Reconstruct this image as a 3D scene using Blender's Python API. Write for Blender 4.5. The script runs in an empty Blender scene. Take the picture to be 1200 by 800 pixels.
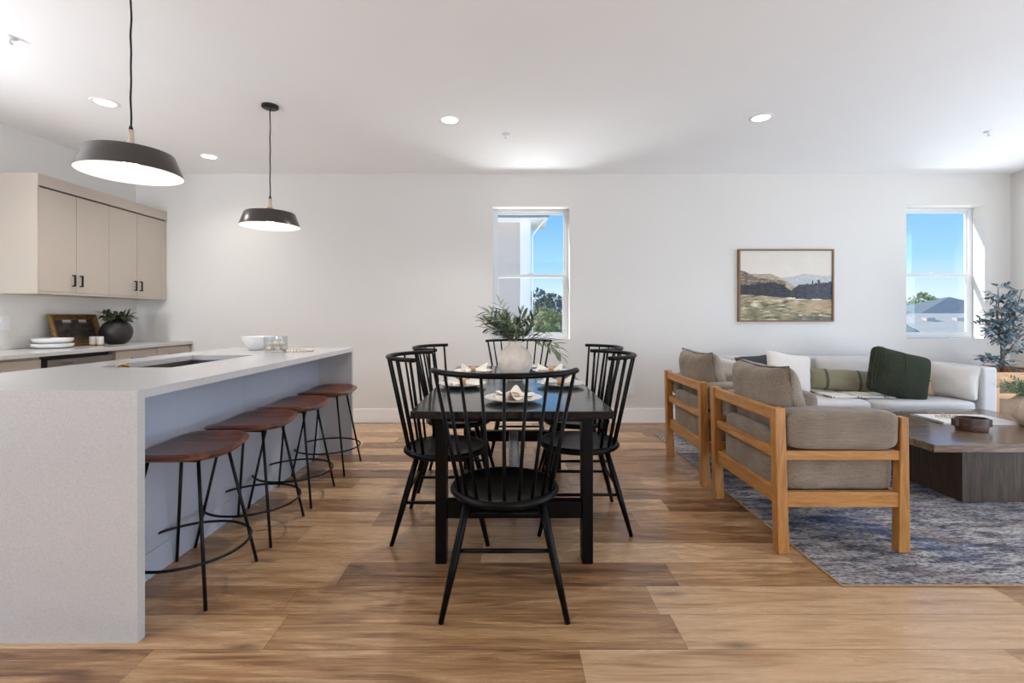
import bpy, bmesh, math, random
from mathutils import Vector, Matrix, noise
R = math.radians
PI = math.pi
random.seed(7)
sc = bpy.context.scene
COL = sc.collection

# ------------------------------------------------------------------ colour / material helpers
def lin(c):
    c = c / 255.0
    return c / 12.92 if c <= 0.04045 else ((c + 0.055) / 1.055) ** 2.4
def rgb(r, g, b): return (lin(r), lin(g), lin(b), 1.0)

class NT:
    def __init__(self, name):
        self.m = bpy.data.materials.new(name); self.m.use_nodes = True
        self.t = self.m.node_tree; self.n = self.t.nodes; self.l = self.t.links
        self.b = self.n['Principled BSDF']
    def new(self, typ, **kw):
        nd = self.n.new(typ)
        for k, v in kw.items(): setattr(nd, k, v)
        return nd
    def link(self, a, b): self.l.new(a, b)
    def obj(self, scale=(1, 1, 1), which='Object'):
        tc = self.new('ShaderNodeTexCoord'); mp = self.new('ShaderNodeMapping')
        mp.inputs['Scale'].default_value = scale
        self.link(tc.outputs[which], mp.inputs['Vector'])
        return mp.outputs['Vector']
    def noise(self, vec, scale=5, detail=4, rough=0.5, dist=0.0):
        nd = self.new('ShaderNodeTexNoise')
        nd.inputs['Scale'].default_value = scale; nd.inputs['Detail'].default_value = detail
        nd.inputs['Roughness'].default_value = rough; nd.inputs['Distortion'].default_value = dist
        self.link(vec, nd.inputs['Vector'])
        return nd.outputs['Fac']
    def ramp(self, fac, stops, interp='LINEAR'):
        nd = self.new('ShaderNodeValToRGB'); cr = nd.color_ramp; cr.interpolation = interp
        while len(cr.elements) < len(stops): cr.elements.new(0.5)
        for e, (p, c) in zip(cr.elements, stops):
            e.position = p; e.color = c if len(c) == 4 else (*c, 1)
        self.link(fac, nd.inputs['Fac'])
        return nd.outputs['Color']
    def mix(self, fac, a, b, mode='MIX'):
        nd = self.new('ShaderNodeMix', data_type='RGBA', blend_type=mode)
        for sock, v in ((nd.inputs[0], fac), (nd.inputs[6], a), (nd.inputs[7], b)):
            if isinstance(v, (int, float)): sock.default_value = v
            elif isinstance(v, tuple): sock.default_value = v
            else: self.link(v, sock)
        return nd.outputs[2]
    def math(self, op, a, b=None, c=None):
        nd = self.new('ShaderNodeMath', operation=op)
        for i, v in enumerate((a, b, c)):
            if v is None: continue
            if isinstance(v, (int, float)): nd.inputs[i].default_value = v
            else: self.link(v, nd.inputs[i])
        return nd.outputs[0]
    def bump(self, h, strength=0.2, dist=0.01):
        nd = self.new('ShaderNodeBump')
        nd.inputs['Strength'].default_value = strength; nd.inputs['Distance'].default_value = dist
        self.link(h, nd.inputs['Height']); self.link(nd.outputs['Normal'], self.b.inputs['Normal'])
    def set(self, **kw):
        for k, v in kw.items():
            s = self.b.inputs[k.replace('_', ' ')]
            if isinstance(v, (int, float, tuple)): s.default_value = v
            else: self.link(v, s)
        return self

M = {}
def plain(name, c, rough=0.5, metal=0.0, var=0.06, nscale=6, bump=0.0, bscale=60, coat=0.0, sheen=0.0, spec=0.5):
    t = NT(name); v = t.obj()
    f = t.noise(v, nscale, 3)
    dark = tuple(x * (1 - var) for x in c[:3]) + (1,); lite = tuple(min(1, x * (1 + var)) for x in c[:3]) + (1,)
    t.set(Base_Color=t.ramp(f, [(0.3, dark), (0.7, lite)]), Roughness=rough, Metallic=metal)
    t.b.inputs['Specular IOR Level'].default_value = spec
    if coat: t.b.inputs['Coat Weight'].default_value = coat
    if sheen: t.b.inputs['Sheen Weight'].default_value = sheen
    if bump: t.bump(t.noise(v, bscale, 3), bump, 0.004)
    M[name] = t.m
    return t.m

plain('wall_paint', rgb(219, 216, 212), 0.75, var=0.008, nscale=2, bump=0.05, bscale=120)
plain('ceiling_paint', rgb(247, 247, 248), 0.85, var=0.008, nscale=2, bump=0.08, bscale=90)
plain('trim_paint', rgb(240, 239, 238), 0.45, var=0.008)
plain('vinyl', rgb(224, 226, 227), 0.35, var=0.008)
plain('cabinet_paint', rgb(184, 173, 161), 0.42, var=0.012, nscale=3)
plain('cabinet_gap', rgb(70, 62, 56), 0.7)
plain('island_panel', rgb(188, 196, 212), 0.5, var=0.02, nscale=3)  # bluish daylight on the island side is put into this colour
plain('black_metal', rgb(22, 21, 22), 0.42, metal=0.5)
plain('black_wood', rgb(8, 7, 7), 0.36, var=0.25, nscale=14, spec=0.14)
plain('steel', rgb(150, 148, 146), 0.28, metal=1.0)
plain('dark_steel', rgb(126, 118, 114), 0.35, metal=0.85)
plain('black_gap', rgb(14, 14, 15), 0.6)
plain('brass', rgb(170, 132, 78), 0.3, metal=1.0)
plain('bronze_shade', rgb(86, 81, 80), 0.28, metal=0.9, var=0.04)
plain('shade_inner', rgb(245, 243, 238), 0.5, var=0.01)
plain('pale_wood', rgb(196, 178, 156), 0.5, var=0.1, nscale=30)
plain('black_ceramic', rgb(30, 27, 27), 0.45, var=0.15, bump=0.2, bscale=50)
plain('white_ceramic', rgb(232, 231, 229), 0.25, var=0.02)
plain('plate_glaze', rgb(222, 217, 208), 0.2, var=0.06, nscale=20)
plain('napkin_cloth', rgb(236, 228, 214), 0.9, var=0.03, nscale=30, sheen=0.3)
plain('ring_wood', rgb(186, 140, 92), 0.5, var=0.12, nscale=60)
plain('outlet_plastic', rgb(228, 227, 225), 0.35, var=0.01)
plain('sofa_linen', rgb(202, 199, 197), 0.92, var=0.03, nscale=25, bump=0.25, bscale=350, sheen=0.2)
plain('cream_linen', rgb(208, 201, 194), 0.92, var=0.03, nscale=18, bump=0.3, bscale=300, sheen=0.2)
plain('white_linen', rgb(216, 211, 205), 0.92, var=0.03, nscale=18, bump=0.3, bscale=250, sheen=0.2)
plain('peach_linen', rgb(214, 186, 152), 0.9, var=0.05, nscale=20, bump=0.2, bscale=300)
plain('charcoal_linen', rgb(62, 68, 70), 0.9, var=0.1, nscale=25, bump=0.3, bscale=300)
plain('piping', rgb(96, 86, 78), 0.85, var=0.05)
plain('bark', rgb(112, 96, 78), 0.85, var=0.25, nscale=40, bump=0.5, bscale=60)
plain('twig', rgb(104, 92, 70), 0.8, var=0.2, nscale=40)
plain('paper', rgb(236, 234, 230), 0.6, var=0.02)
plain('spiral_wire', rgb(54, 74, 62), 0.45, metal=0.3)
plain('bead_cream', rgb(214, 198, 182), 0.6, var=0.08, nscale=40)
plain('pot_clay', rgb(196, 178, 160), 0.7, var=0.06, nscale=12)
plain('soil', rgb(60, 46, 36), 0.95, var=0.3, nscale=60, bump=0.5)
plain('roof_tan', rgb(244, 220, 186), 0.9, var=0.05, nscale=4)
plain('roof_grey', rgb(140, 146, 138), 0.9, var=0.08, nscale=4)
plain('siding_grey', rgb(204, 192, 180), 0.8, var=0.02)
plain('fascia_grey', rgb(112, 128, 136), 0.7, var=0.04)
plain('rug_edge', rgb(178, 150, 112), 0.9, var=0.1, nscale=40)
plain('gold_frame', rgb(128, 98, 58), 0.38, metal=0.7, var=0.3, nscale=40, bump=0.4, bscale=70)
plain('frame_wood', rgb(126, 92, 62), 0.5, var=0.15, nscale=30)

def leaf_mat(name, c1, c2, c3, rough=0.5):
    t = NT(name); v = t.obj()
    f = t.noise(v, 14, 3)
    geo = t.new('ShaderNodeNewGeometry')
    r = t.new('ShaderNodeMath', operation='ADD')
    t.link(f, r.inputs[0]); t.link(geo.outputs['Random Per Island'], r.inputs[1])
    h = t.math('MULTIPLY', r.outputs[0], 0.5)
    t.set(Base_Color=t.ramp(h, [(0.2, c1), (0.5, c2), (0.8, c3)]), Roughness=rough)
    M[name] = t.m
leaf_mat('leaf_sage', rgb(62, 78, 54), rgb(108, 122, 92), rgb(160, 170, 142))
leaf_mat('leaf_olive', rgb(36, 56, 58), rgb(92, 116, 122), rgb(182, 202, 214), 0.3)
leaf_mat('leaf_dark', rgb(32, 38, 28), rgb(60, 66, 46), rgb(98, 100, 74))
leaf_mat('leaf_succulent', rgb(46, 78, 50), rgb(82, 116, 74), rgb(150, 160, 112))
leaf_mat('leaf_bright', rgb(120, 136, 82), rgb(162, 176, 112), rgb(200, 206, 150), 0.8)
leaf_mat('leaf_blue', rgb(62, 92, 84), rgb(92, 120, 108), rgb(124, 148, 132), 0.7)

def wood(name, dark, mid, lite, stretch=(3, 40, 40), rough=0.45, scale=1.0, dist=1.2, bump=0.08, coat=0.0, spec=None):
    t = NT(name); v = t.obj(stretch)
    a = t.noise(v, scale, 6, 0.6, dist); b = t.noise(v, scale * 6, 3, 0.5, 0.3)
    f = t.math('ADD', t.math('MULTIPLY', a, 0.75), t.math('MULTIPLY', b, 0.25))
    t.set(Base_Color=t.ramp(f, [(0.34, dark), (0.5, mid), (0.64, lite)]), Roughness=rough)
    if coat: t.b.inputs['Coat Weight'].default_value = coat; t.b.inputs['Coat Roughness'].default_value = 0.12
    if spec is not None: t.b.inputs['Specular IOR Level'].default_value = spec
    t.bump(f, bump, 0.002)
    M[name] = t.m
wood('walnut', rgb(56, 28, 18), rgb(96, 52, 35), rgb(134, 80, 54), (3.5, 22, 22), 0.34, coat=0.1)
wood('oak_y', rgb(150, 98, 46), rgb(177, 123, 62), rgb(195, 142, 80), (28, 3, 28), 0.4)
wood('oak_x', rgb(150, 98, 46), rgb(177, 123, 62), rgb(195, 142, 80), (3, 28, 28), 0.4)
wood('oak_z', rgb(150, 98, 46), rgb(177, 123, 62), rgb(195, 142, 80), (28, 28, 3), 0.4)
wood('coffee_wood', rgb(80, 60, 45), rgb(112, 90, 72), rgb(144, 122, 102), (2.5, 26, 26), 0.24, coat=0.35)
wood('coffee_base_wood', rgb(46, 34, 25), rgb(68, 52, 39), rgb(90, 71, 54), (26, 26, 2.5), 0.5)
wood('table_black', rgb(9, 8, 9), rgb(17, 15, 17), rgb(28, 25, 28), (26, 2.0, 26), 0.3, coat=0.8, spec=0.03, bump=0.05)
wood('bowl_wood', rgb(40, 24, 18), rgb(70, 44, 32), rgb(98, 66, 48), (4, 30, 30), 0.4)

# quartz
t = NT('quartz'); v = t.obj()
a = t.noise(v, 3.0, 8, 0.6, 1.6); sp = t.noise(v, 160, 2, 0.5)
vein = t.ramp(a, [(0.475, (0, 0, 0)), (0.5, (1, 1, 1)), (0.525, (0, 0, 0))])
base = t.ramp(sp, [(0.35, rgb(192, 191, 191)), (0.6, rgb(202, 201, 201))])
t.set(Base_Color=t.mix(t.math('MULTIPLY', vein, 0.05), base, rgb(178, 172, 166)), Roughness=0.16)
M['quartz'] = t.m

# backsplash tiles
t = NT('backsplash_tile'); v = t.obj(which='Object')
sep = t.new('ShaderNodeSeparateXYZ'); t.link(v, sep.inputs[0])
cmb = t.new('ShaderNodeCombineXYZ'); t.link(sep.outputs['Y'], cmb.inputs['X']); t.link(sep.outputs['Z'], cmb.inputs['Y'])
bk = t.new('ShaderNodeTexBrick'); t.link(cmb.outputs[0], bk.inputs['Vector'])
bk.inputs['Color1'].default_value = rgb(226, 222, 216); bk.inputs['Color2'].default_value = rgb(222, 218, 212)
bk.inputs['Mortar'].default_value = rgb(214, 210, 205); bk.inputs['Scale'].default_value = 1.0
bk.inputs['Mortar Size'].default_value = 0.0015; bk.inputs['Brick Width'].default_value = 0.3; bk.inputs['Row Height'].default_value = 0.1
t.set(Base_Color=bk.outputs['Color'], Roughness=0.25)
M['backsplash_tile'] = t.m

# floor planks
t = NT('floor_planks'); v = t.obj()
sep = t.new('ShaderNodeSeparateXYZ'); t.link(v, sep.inputs[0])
X, Y = sep.outputs['X'], sep.outputs['Y']
PW, PL = 0.2, 1.5
ry = t.math('DIVIDE', t.math('ADD', Y, 10.1), PW)
row = t.math('FLOOR', ry)
wn = t.new('ShaderNodeTexWhiteNoise', noise_dimensions='1D'); t.link(row, wn.inputs['W'])
sx = t.math('DIVIDE', t.math('ADD', t.math('ADD', X, 20.0), t.math('MULTIPLY', wn.outputs['Value'], 6.0)), PL)
colm = t.math('FLOOR', sx)
c2 = t.new('ShaderNodeCombineXYZ'); t.link(row, c2.inputs['X']); t.link(colm, c2.inputs['Y'])
wn2 = t.new('ShaderNodeTexWhiteNoise', noise_dimensions='2D'); t.link(c2.outputs[0], wn2.inputs['Vector'])
rnd = wn2.outputs['Value']
g = t.new('ShaderNodeCombineXYZ')
t.link(t.math('ADD', t.math('MULTIPLY', X, 1.0), t.math('MULTIPLY', rnd, 37.0)), g.inputs['X'])
t.link(t.math('MULTIPLY', Y, 9.0), g.inputs['Y']); t.link(t.math('MULTIPLY', rnd, 11.0), g.inputs['Z'])
grain = t.noise(g.outputs[0], 1.6, 8, 0.62, 1.4)
g3 = t.new('ShaderNodeCombineXYZ')
t.link(t.math('ADD', t.math('MULTIPLY', X, 2.0), t.math('MULTIPLY', rnd, 17.0)), g3.inputs['X'])
t.link(t.math('MULTIPLY', Y, 60.0), g3.inputs['Y'])
fine = t.noise(g3.outputs[0], 2.0, 5, 0.6)
tone = t.math('ADD', t.math('ADD', 0.03, t.math('MULTIPLY', rnd, 0.30)), t.math('ADD', t.math('MULTIPLY', grain, 0.74), t.math('MULTIPLY', fine, 0.40)))
colr = t.ramp(tone, [(0.52, rgb(86, 56, 36)), (0.63, rgb(132, 95, 64)), (0.76, rgb(172, 133, 94)), (0.92, rgb(204, 169, 131))])
kn = t.new('ShaderNodeCombineXYZ'); t.link(t.math('MULTIPLY', X, 1.1), kn.inputs['X']); t.link(t.math('MULTIPLY', Y, 3.6), kn.inputs['Y'])
vor = t.new('ShaderNodeTexVoronoi'); vor.inputs['Scale'].default_value = 1.5; t.link(kn.outputs[0], vor.inputs['Vector'])
knot = t.ramp(vor.outputs['Distance'], [(0.0, (1, 1, 1)), (0.06, (0.6, 0.6, 0.6)), (0.16, (0, 0, 0))])
colr = t.mix(t.math('MULTIPLY', knot, 0.75), colr, rgb(74, 50, 34))
fy = t.math('FRACT', ry); fx = t.math('FRACT', sx)
e1 = t.math('LESS_THAN', fy, 0.012); e2 = t.math('LESS_THAN', fx, 0.0016)
gap = t.math('MAXIMUM', e1, e2)
colr = t.mix(t.math('MULTIPLY', gap, 0.7), colr, rgb(70, 52, 38))
t.set(Base_Color=colr, Roughness=t.ramp(grain, [(0.3, (0.34,) * 3), (0.7, (0.24,) * 3)]))
t.b.inputs['Specular IOR Level'].default_value = 0.5
t.bump(t.math('SUBTRACT', t.math('MULTIPLY', fine, 0.3), gap), 0.12, 0.002)
M['floor_planks'] = t.m

# rug
t = NT('rug_weave'); v = t.obj()
st = t.obj((3.0, 14, 1)); st2 = t.obj((16, 44, 1))
a = t.noise(v, 1.7, 4, 0.6, 0.8); b = t.noise(st, 1.4, 9, 0.7, 0.7); c = t.noise(st2, 2.2, 4, 0.7)
d = t.noise(v, 2.6, 3, 0.5, 1.5)
f = t.math('ADD', t.math('MULTIPLY', b, 0.68), t.math('MULTIPLY', c, 0.45))
col1 = t.ramp(f, [(0.45, rgb(48, 48, 54)), (0.52, rgb(92, 92, 100)), (0.58, rgb(146, 142, 143)), (0.66, rgb(192, 184, 178)), (0.74, rgb(206, 194, 182))])
col2 = t.ramp(f, [(0.44, rgb(30, 34, 50)), (0.52, rgb(58, 68, 96)), (0.60, rgb(112, 118, 138)), (0.70, rgb(186, 182, 180))])
mx = t.mix(t.ramp(a, [(0.52, (0, 0, 0)), (0.62, (1, 1, 1))]), col1, col2)
rust = t.ramp(d, [(0.54, (0, 0, 0)), (0.64, (1, 1, 1))])
mx = t.mix(t.math('MULTIPLY', rust, 0.25), mx, rgb(150, 122, 104))
blk = t.ramp(c, [(0.36, (1, 1, 1)), (0.46, (0, 0, 0))])
mx = t.mix(t.math('MULTIPLY', blk, 0.9), mx, rgb(30, 30, 36))
t.set(Base_Color=mx, Roughness=0.95); t.bump(c, 0.5, 0.006)
M['rug_weave'] = t.m

# linen grey-brown
def linen(name, c1, c2, c3):
    t = NT(name); v = t.obj()
    a = t.noise(t.obj((200, 6, 200)), 1.5, 3); b = t.noise(t.obj((6, 200, 200)), 1.5, 3); c = t.noise(v, 7, 3)
    f = t.math('ADD', t.math('MULTIPLY', t.math('ADD', a, b), 0.35), t.math('MULTIPLY', c, 0.3))
    t.set(Base_Color=t.ramp(f, [(0.38, c1), (0.5, c2), (0.62, c3)]), Roughness=0.92)
    t.b.inputs['Sheen Weight'].default_value = 0.15
    t.bump(f, 0.35, 0.004); M[name] = t.m
linen('taupe_linen', rgb(106, 93, 80), rgb(130, 116, 101), rgb(150, 136, 120))

# green knit
t = NT('green_knit'); v = t.obj()
w1 = t.new('ShaderNodeTexWave', wave_type='BANDS', bands_direction='X'); w1.inputs['Scale'].default_value = 22; w1.inputs['Distortion'].default_value = 2
w2 = t.new('ShaderNodeTexWave', wave_type='BANDS', bands_direction='Z'); w2.inputs['Scale'].default_value = 22; w2.inputs['Distortion'].default_value = 2
t.link(v, w1.inputs['Vector']); t.link(v, w2.inputs['Vector'])
k = t.math('MULTIPLY', w1.outputs['Fac'], w2.outputs['Fac'])
t.set(Base_Color=t.ramp(k, [(0.1, rgb(32, 38, 22)), (0.8, rgb(76, 84, 54))]), Roughness=0.95)
t.bump(k, 1.0, 0.012); M['green_knit'] = t.m

# olive stripe
t = NT('olive_stripe'); v = t.obj()
sep = t.new('ShaderNodeSeparateXYZ'); t.link(v, sep.inputs[0])
ax = t.math('ABSOLUTE', sep.outputs['X'])
s = t.ramp(ax, [(0.0, rgb(140, 132, 110)), (0.125, rgb(146, 138, 116)), (0.13, rgb(58, 58, 40)), (0.155, rgb(58, 58, 40)), (0.16, rgb(132, 125, 102)), (0.5, rgb(124, 118, 98))], 'CONSTANT')
n_ = t.noise(v, 120, 3)
t.set(Base_Color=t.mix(0.25, s, t.ramp(n_, [(0.3, rgb(90, 88, 66)), (0.7, rgb(150, 146, 118))])), Roughness=0.92)
t.bump(n_, 0.4, 0.004); M['olive_stripe'] = t.m

# striped throw
t = NT('striped_throw'); v = t.obj()
sep = t.new('ShaderNodeSeparateXYZ'); t.link(v, sep.inputs[0])
fr = t.math('FRACT', t.math('MULTIPLY', sep.outputs['X'], 4.2))
s = t.ramp(fr, [(0.0, rgb(226, 220, 210)), (0.78, rgb(140, 112, 86)), (0.84, rgb(226, 220, 210)), (0.9, rgb(120, 130, 142)), (0.94, rgb(226, 220, 210))], 'CONSTANT')
t.set(Base_Color=s, Roughness=0.92); t.bump(t.noise(v, 200, 2), 0.3, 0.003); M['striped_throw'] = t.m

# stone vase
t = NT('stone_vase'); v = t.obj()
a = t.noise(v, 9, 6, 0.65); b = t.noise(v, 40, 4)
t.set(Base_Color=t.ramp(t.math('ADD', t.math('MULTIPLY', a, 0.7), t.math('MULTIPLY', b, 0.3)), [(0.35, rgb(212, 196, 180)), (0.55, rgb(232, 221, 208)), (0.7, rgb(241, 233, 224))]), Roughness=0.85)
t.bump(b, 0.3, 0.004); M['stone_vase'] = t.m
t = NT('terra_vase'); v = t.obj(); a = t.noise(v, 12, 5, 0.6)
t.set(Base_Color=t.ramp(a, [(0.35, rgb(186, 162, 142)), (0.65, rgb(214, 194, 176))]), Roughness=0.75); M['terra_vase'] = t.m

# glass (thin)
def glass(name, tint=(1, 1, 1, 1), refl=0.06):
    m = bpy.data.materials.new(name); m.use_nodes = True; nt = m.node_tree; nt.nodes.clear()
    o = nt.nodes.new('ShaderNodeOutputMaterial'); mx = nt.nodes.new('ShaderNodeMixShader')
    tr = nt.nodes.new('ShaderNodeBsdfTransparent'); tr.inputs['Color'].default_value = tint
    gl = nt.nodes.new('ShaderNodeBsdfGlossy'); gl.inputs['Roughness'].default_value = 0.02
    mx.inputs[0].default_value = refl; nt.links.new(tr.outputs[0], mx.inputs[1]); nt.links.new(gl.outputs[0], mx.inputs[2])
    nt.links.new(mx.outputs[0], o.inputs['Surface']); M[name] = m
glass('window_glass', (0.97, 0.99, 1, 1)); glass('clear_glass', (0.92, 0.94, 0.94, 1))

def emis(name, c, s):
    t = NT(name); t.set(Base_Color=c, Emission_Color=c, Emission_Strength=s, Roughness=0.4); M[name] = t.m
emis('lamp_glow', (1, 0.95, 0.88, 1), 6.0)
emis('bulb_glow', (1, 0.94, 0.86, 1), 10.0)

# hills / ground
t = NT('terrain'); v = t.obj(); a = t.noise(v, 0.03, 6)
t.set(Base_Color=t.ramp(a, [(0.35, rgb(128, 142, 104)), (0.65, rgb(176, 172, 140))]), Roughness=1.0); M['terrain'] = t.m
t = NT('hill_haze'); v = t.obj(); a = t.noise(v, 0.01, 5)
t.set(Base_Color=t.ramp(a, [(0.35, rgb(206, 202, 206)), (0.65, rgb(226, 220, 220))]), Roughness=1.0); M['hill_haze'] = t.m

def vcol_mat(name, rough=0.6):
    t = NT(name); a = t.new('ShaderNodeVertexColor', layer_name='paint')
    t.set(Base_Color=a.outputs['Color'], Roughness=rough); t.bump(t.noise(t.obj(), 90, 4), 0.3, 0.003); M[name] = t.m
vcol_mat('canvas_paint')

# ------------------------------------------------------------------ mesh builder
class MB:
    def __init__(self): self.v = []; self.f = []; self.s = []
    def add(self, vs, fs, smooth=True, mat=None):
        o = len(self.v)
        self.v += [tuple(mat @ Vector(p)) if mat else tuple(p) for p in vs]
        self.f += [[i + o for i in q] for q in fs]; self.s += [smooth] * len(fs)
        return self
    def box(self, x0, x1, y0, y1, z0, z1, bev=0.0, mat=None, seg=2):
        if bev <= 0:
            vs = [(x, y, z) for z in (z0, z1) for y in (y0, y1) for x in (x0, x1)]
            fs = [(0, 2, 3, 1), (4, 5, 7, 6), (0, 1, 5, 4), (2, 6, 7, 3), (0, 4, 6, 2), (1, 3, 7, 5)]
            return self.add(vs, fs, False, mat)
        bm = bmesh.new()
        bmesh.ops.create_cube(bm, size=1)
        for q in bm.verts:
            q.co = Vector((x0 + (q.co.x + .5) * (x1 - x0), y0 + (q.co.y + .5) * (y1 - y0), z0 + (q.co.z + .5) * (z1 - z0)))
        bmesh.ops.bevel(bm, geom=bm.edges[:], offset=bev, segments=seg, affect='EDGES', profile=0.5)
        bm.verts.index_update()
        self.add([tuple(q.co) for q in bm.verts], [[q.index for q in f.verts] for f in bm.faces], False, mat)
        bm.free(); return self
    def tube(self, pts, rad, n=10, closed=False, caps=True, squash=None):
        pts = [Vector(p) for p in pts]; N = len(pts)
        rad = rad if isinstance(rad, (list, tuple)) else [rad] * N
        rings = []; up = None
        for i, p in enumerate(pts):
            if closed: d = pts[(i + 1) % N] - pts[i - 1]
            else: d = pts[min(i + 1, N - 1)] - pts[max(i - 1, 0)]
            d.normalize()
            if up is None:
                up = Vector((0, 0, 1)) if abs(d.z) < 0.9 else Vector((0, 1, 0))
            a = d.cross(up).normalized(); b = a.cross(d).normalized(); up = b
            sq = squash or (1, 1)
            rings.append([p + a * math.cos(2 * PI * k / n) * rad[i] * sq[0] + b * math.sin(2 * PI * k / n) * rad[i] * sq[1] for k in range(n)])
        vs = [tuple(q) for r in rings for q in r]; fs = []
        for i in range(N if closed else N - 1):
            j = (i + 1) % N
            for k in range(n):
                k2 = (k + 1) % n
                fs.append((i * n + k, i * n + k2, j * n + k2, j * n + k))
        self.add(vs, fs, True)
        if caps and not closed:
            o = len(self.v) - N * n
            self.f.append([o + k for k in range(n)][::-1]); self.s.append(False)
            self.f.append([o + (N - 1) * n + k for k in range(n)]); self.s.append(False)
        return self
    def lathe(self, prof, n=32, c=(0, 0, 0), rib=0, ribamp=0, caps=False):
        vs = []
        for r, z in prof:
            for k in range(n):
                a = 2 * PI * k / n
                rr = r * (1 + (ribamp * abs(math.sin(a * rib / 2)) if rib else 0))
                vs.append((c[0] + rr * math.cos(a), c[1] + rr * math.sin(a), c[2] + z))
        fs = []
        for i in range(len(prof) - 1):
            for k in range(n):
                k2 = (k + 1) % n
                fs.append((i * n + k, i * n + k2, (i + 1) * n + k2, (i + 1) * n + k))
        return self.add(vs, fs, True)
    def prism(self, poly, axis, a0, a1, smooth=False):
        def P(u, v, w): return {'x': (w, u, v), 'y': (u, w, v), 'z': (u, v, w)}[axis]
        n = len(poly)
        vs = [P(u, v, a0) for u, v in poly] + [P(u, v, a1) for u, v in poly]
        fs = [list(range(n))[::-1], [n + i for i in range(n)]] + [(i, (i + 1) % n, n + (i + 1) % n, n + i) for i in range(n)]
        return self.add(vs, fs, smooth)
    def supel(self, sx, sy, sz, e=4.0, n=14, mat=None, wr=0.0, seed=0, puff=None):
        vs = []; fs = []; idx = {}
        def key(p): return tuple(round(x, 5) for x in p)
        def vert(p):
            k = key(p)
            if k in idx: return idx[k]
            q = Vector(p); nn = sum(abs(x) ** e for x in q) ** (1 / e)
            q = q / nn
            if wr:
                d = noise.noise(Vector((q.x * 2.6 * sx / 0.3, q.y * 2.6 * sy / 0.3, q.z * 2.6 * sz / 0.3)) + Vector((seed * 7.3, seed, 0)))
                d2 = noise.noise(Vector((q.x * 7, q.y * 7, q.z * 3)) + Vector((seed * 3.1, 0, seed)))
            co = Vector((q.x * sx, q.y * sy, q.z * sz))
            if puff: co = puff(co)
            if wr: co += q.normalized() * wr * (d + 0.4 * d2)
            idx[k] = len(vs); vs.append(tuple(co)); return idx[k]
        for ax in range(3):
            for sgn in (-1, 1):
                for i in range(n):
                    for j in range(n):
                        quad = []
                        for (a, b) in ((i, j), (i + 1, j), (i + 1, j + 1), (i, j + 1)):
                            u = math.tan((2 * a / n - 1) * PI / 4); w = math.tan((2 * b / n - 1) * PI / 4)
                            p = [0, 0, 0]; p[ax] = sgn; p[(ax + 1) % 3] = u; p[(ax + 2) % 3] = w
                            quad.append(vert(p))
                        fs.append(quad if sgn > 0 else quad[::-1])
        return self.add(vs, fs, True, mat)
    def leaf(self, p, d, L, W, up=Vector((0, 0, 1)), droop=0.3, n=4, fold=0.25):
        p = Vector(p); d = Vector(d).normalized(); vs = []; fs = []
        cur = p.copy(); dd = d.copy()
        for i in range(n + 1):
            t_ = i / n
            w = W * 0.5 * math.sin(PI * (0.06 + 0.94 * t_)) ** 0.8 if i < n else 0.0006
            side = dd.cross(up)
            if side.length < 1e-3: side = dd.cross(Vector((1, 0, 0)))
            side.normalize(); nrm = side.cross(dd).normalized()
            vs += [cur - side * w + nrm * w * fold, cur.copy(), cur + side * w + nrm * w * fold]
            cur = cur + dd * (L / n); dd = (dd - Vector((0, 0, 1)) * droop / n).normalized()
        for i in range(n):
            o = i * 3
            fs += [(o, o + 1, o + 4, o + 3), (o + 1, o + 2, o + 5, o + 4)]
        return self.add([tuple(q) for q in vs], fs, True)
    def build(self, name, mat, parent=None, loc=None, sharp=None):
        me = bpy.data.meshes.new(name); me.from_pydata(self.v, [], self.f); me.update()
        me.polygons.foreach_set('use_smooth', self.s)
        me.materials.append(M[mat] if isinstance(mat, str) else mat)
        if sharp: me.set_sharp_from_angle(angle=R(sharp))
        o = bpy.data.objects.new(name, me); COL.objects.link(o)
        if parent: o.parent = parent
        if loc: o.location = loc
        return o

def tag(o, label=None, cat=None, group=None, kind=None):
    if label: o['label'] = label
    if cat: o['category'] = cat
    if group: o['group'] = group
    if kind: o['kind'] = kind
    return o
def thing(name, label, cat, loc=(0, 0, 0), rz=0, group=None, kind=None):
    o = bpy.data.objects.new(name, None); COL.objects.link(o); o.empty_display_size = 0.1
    o.location = loc; o.rotation_euler = (0, 0, rz)
    return tag(o, label, cat, group, kind)
def copy_tree(o, parent=None):
    kids = list(o.children)
    c = o.copy(); COL.objects.link(c)
    if parent: c.parent = parent
    for k in kids: copy_tree(k, c)
    return c
def struct(name, mb, mat, parent=None):
    o = mb.build(name, mat, parent)
    if not parent: o['kind'] = 'structure'
    return o
def sharpbox(name, dims, mat, parent=None, bev=0.002):
    return MB().box(*dims, bev=bev).build(name, mat, parent)

# ------------------------------------------------------------------ room dimensions
XL, XR, YB, YF, H = -4.143, 5.553, 5.345, -3.2, 2.757
WT = 0.20   # back wall thickness
W1 = (-0.189, 0.672, 0.927, 2.393)
W2 = (4.400, 5.272, 0.930, 2.411)

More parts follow.
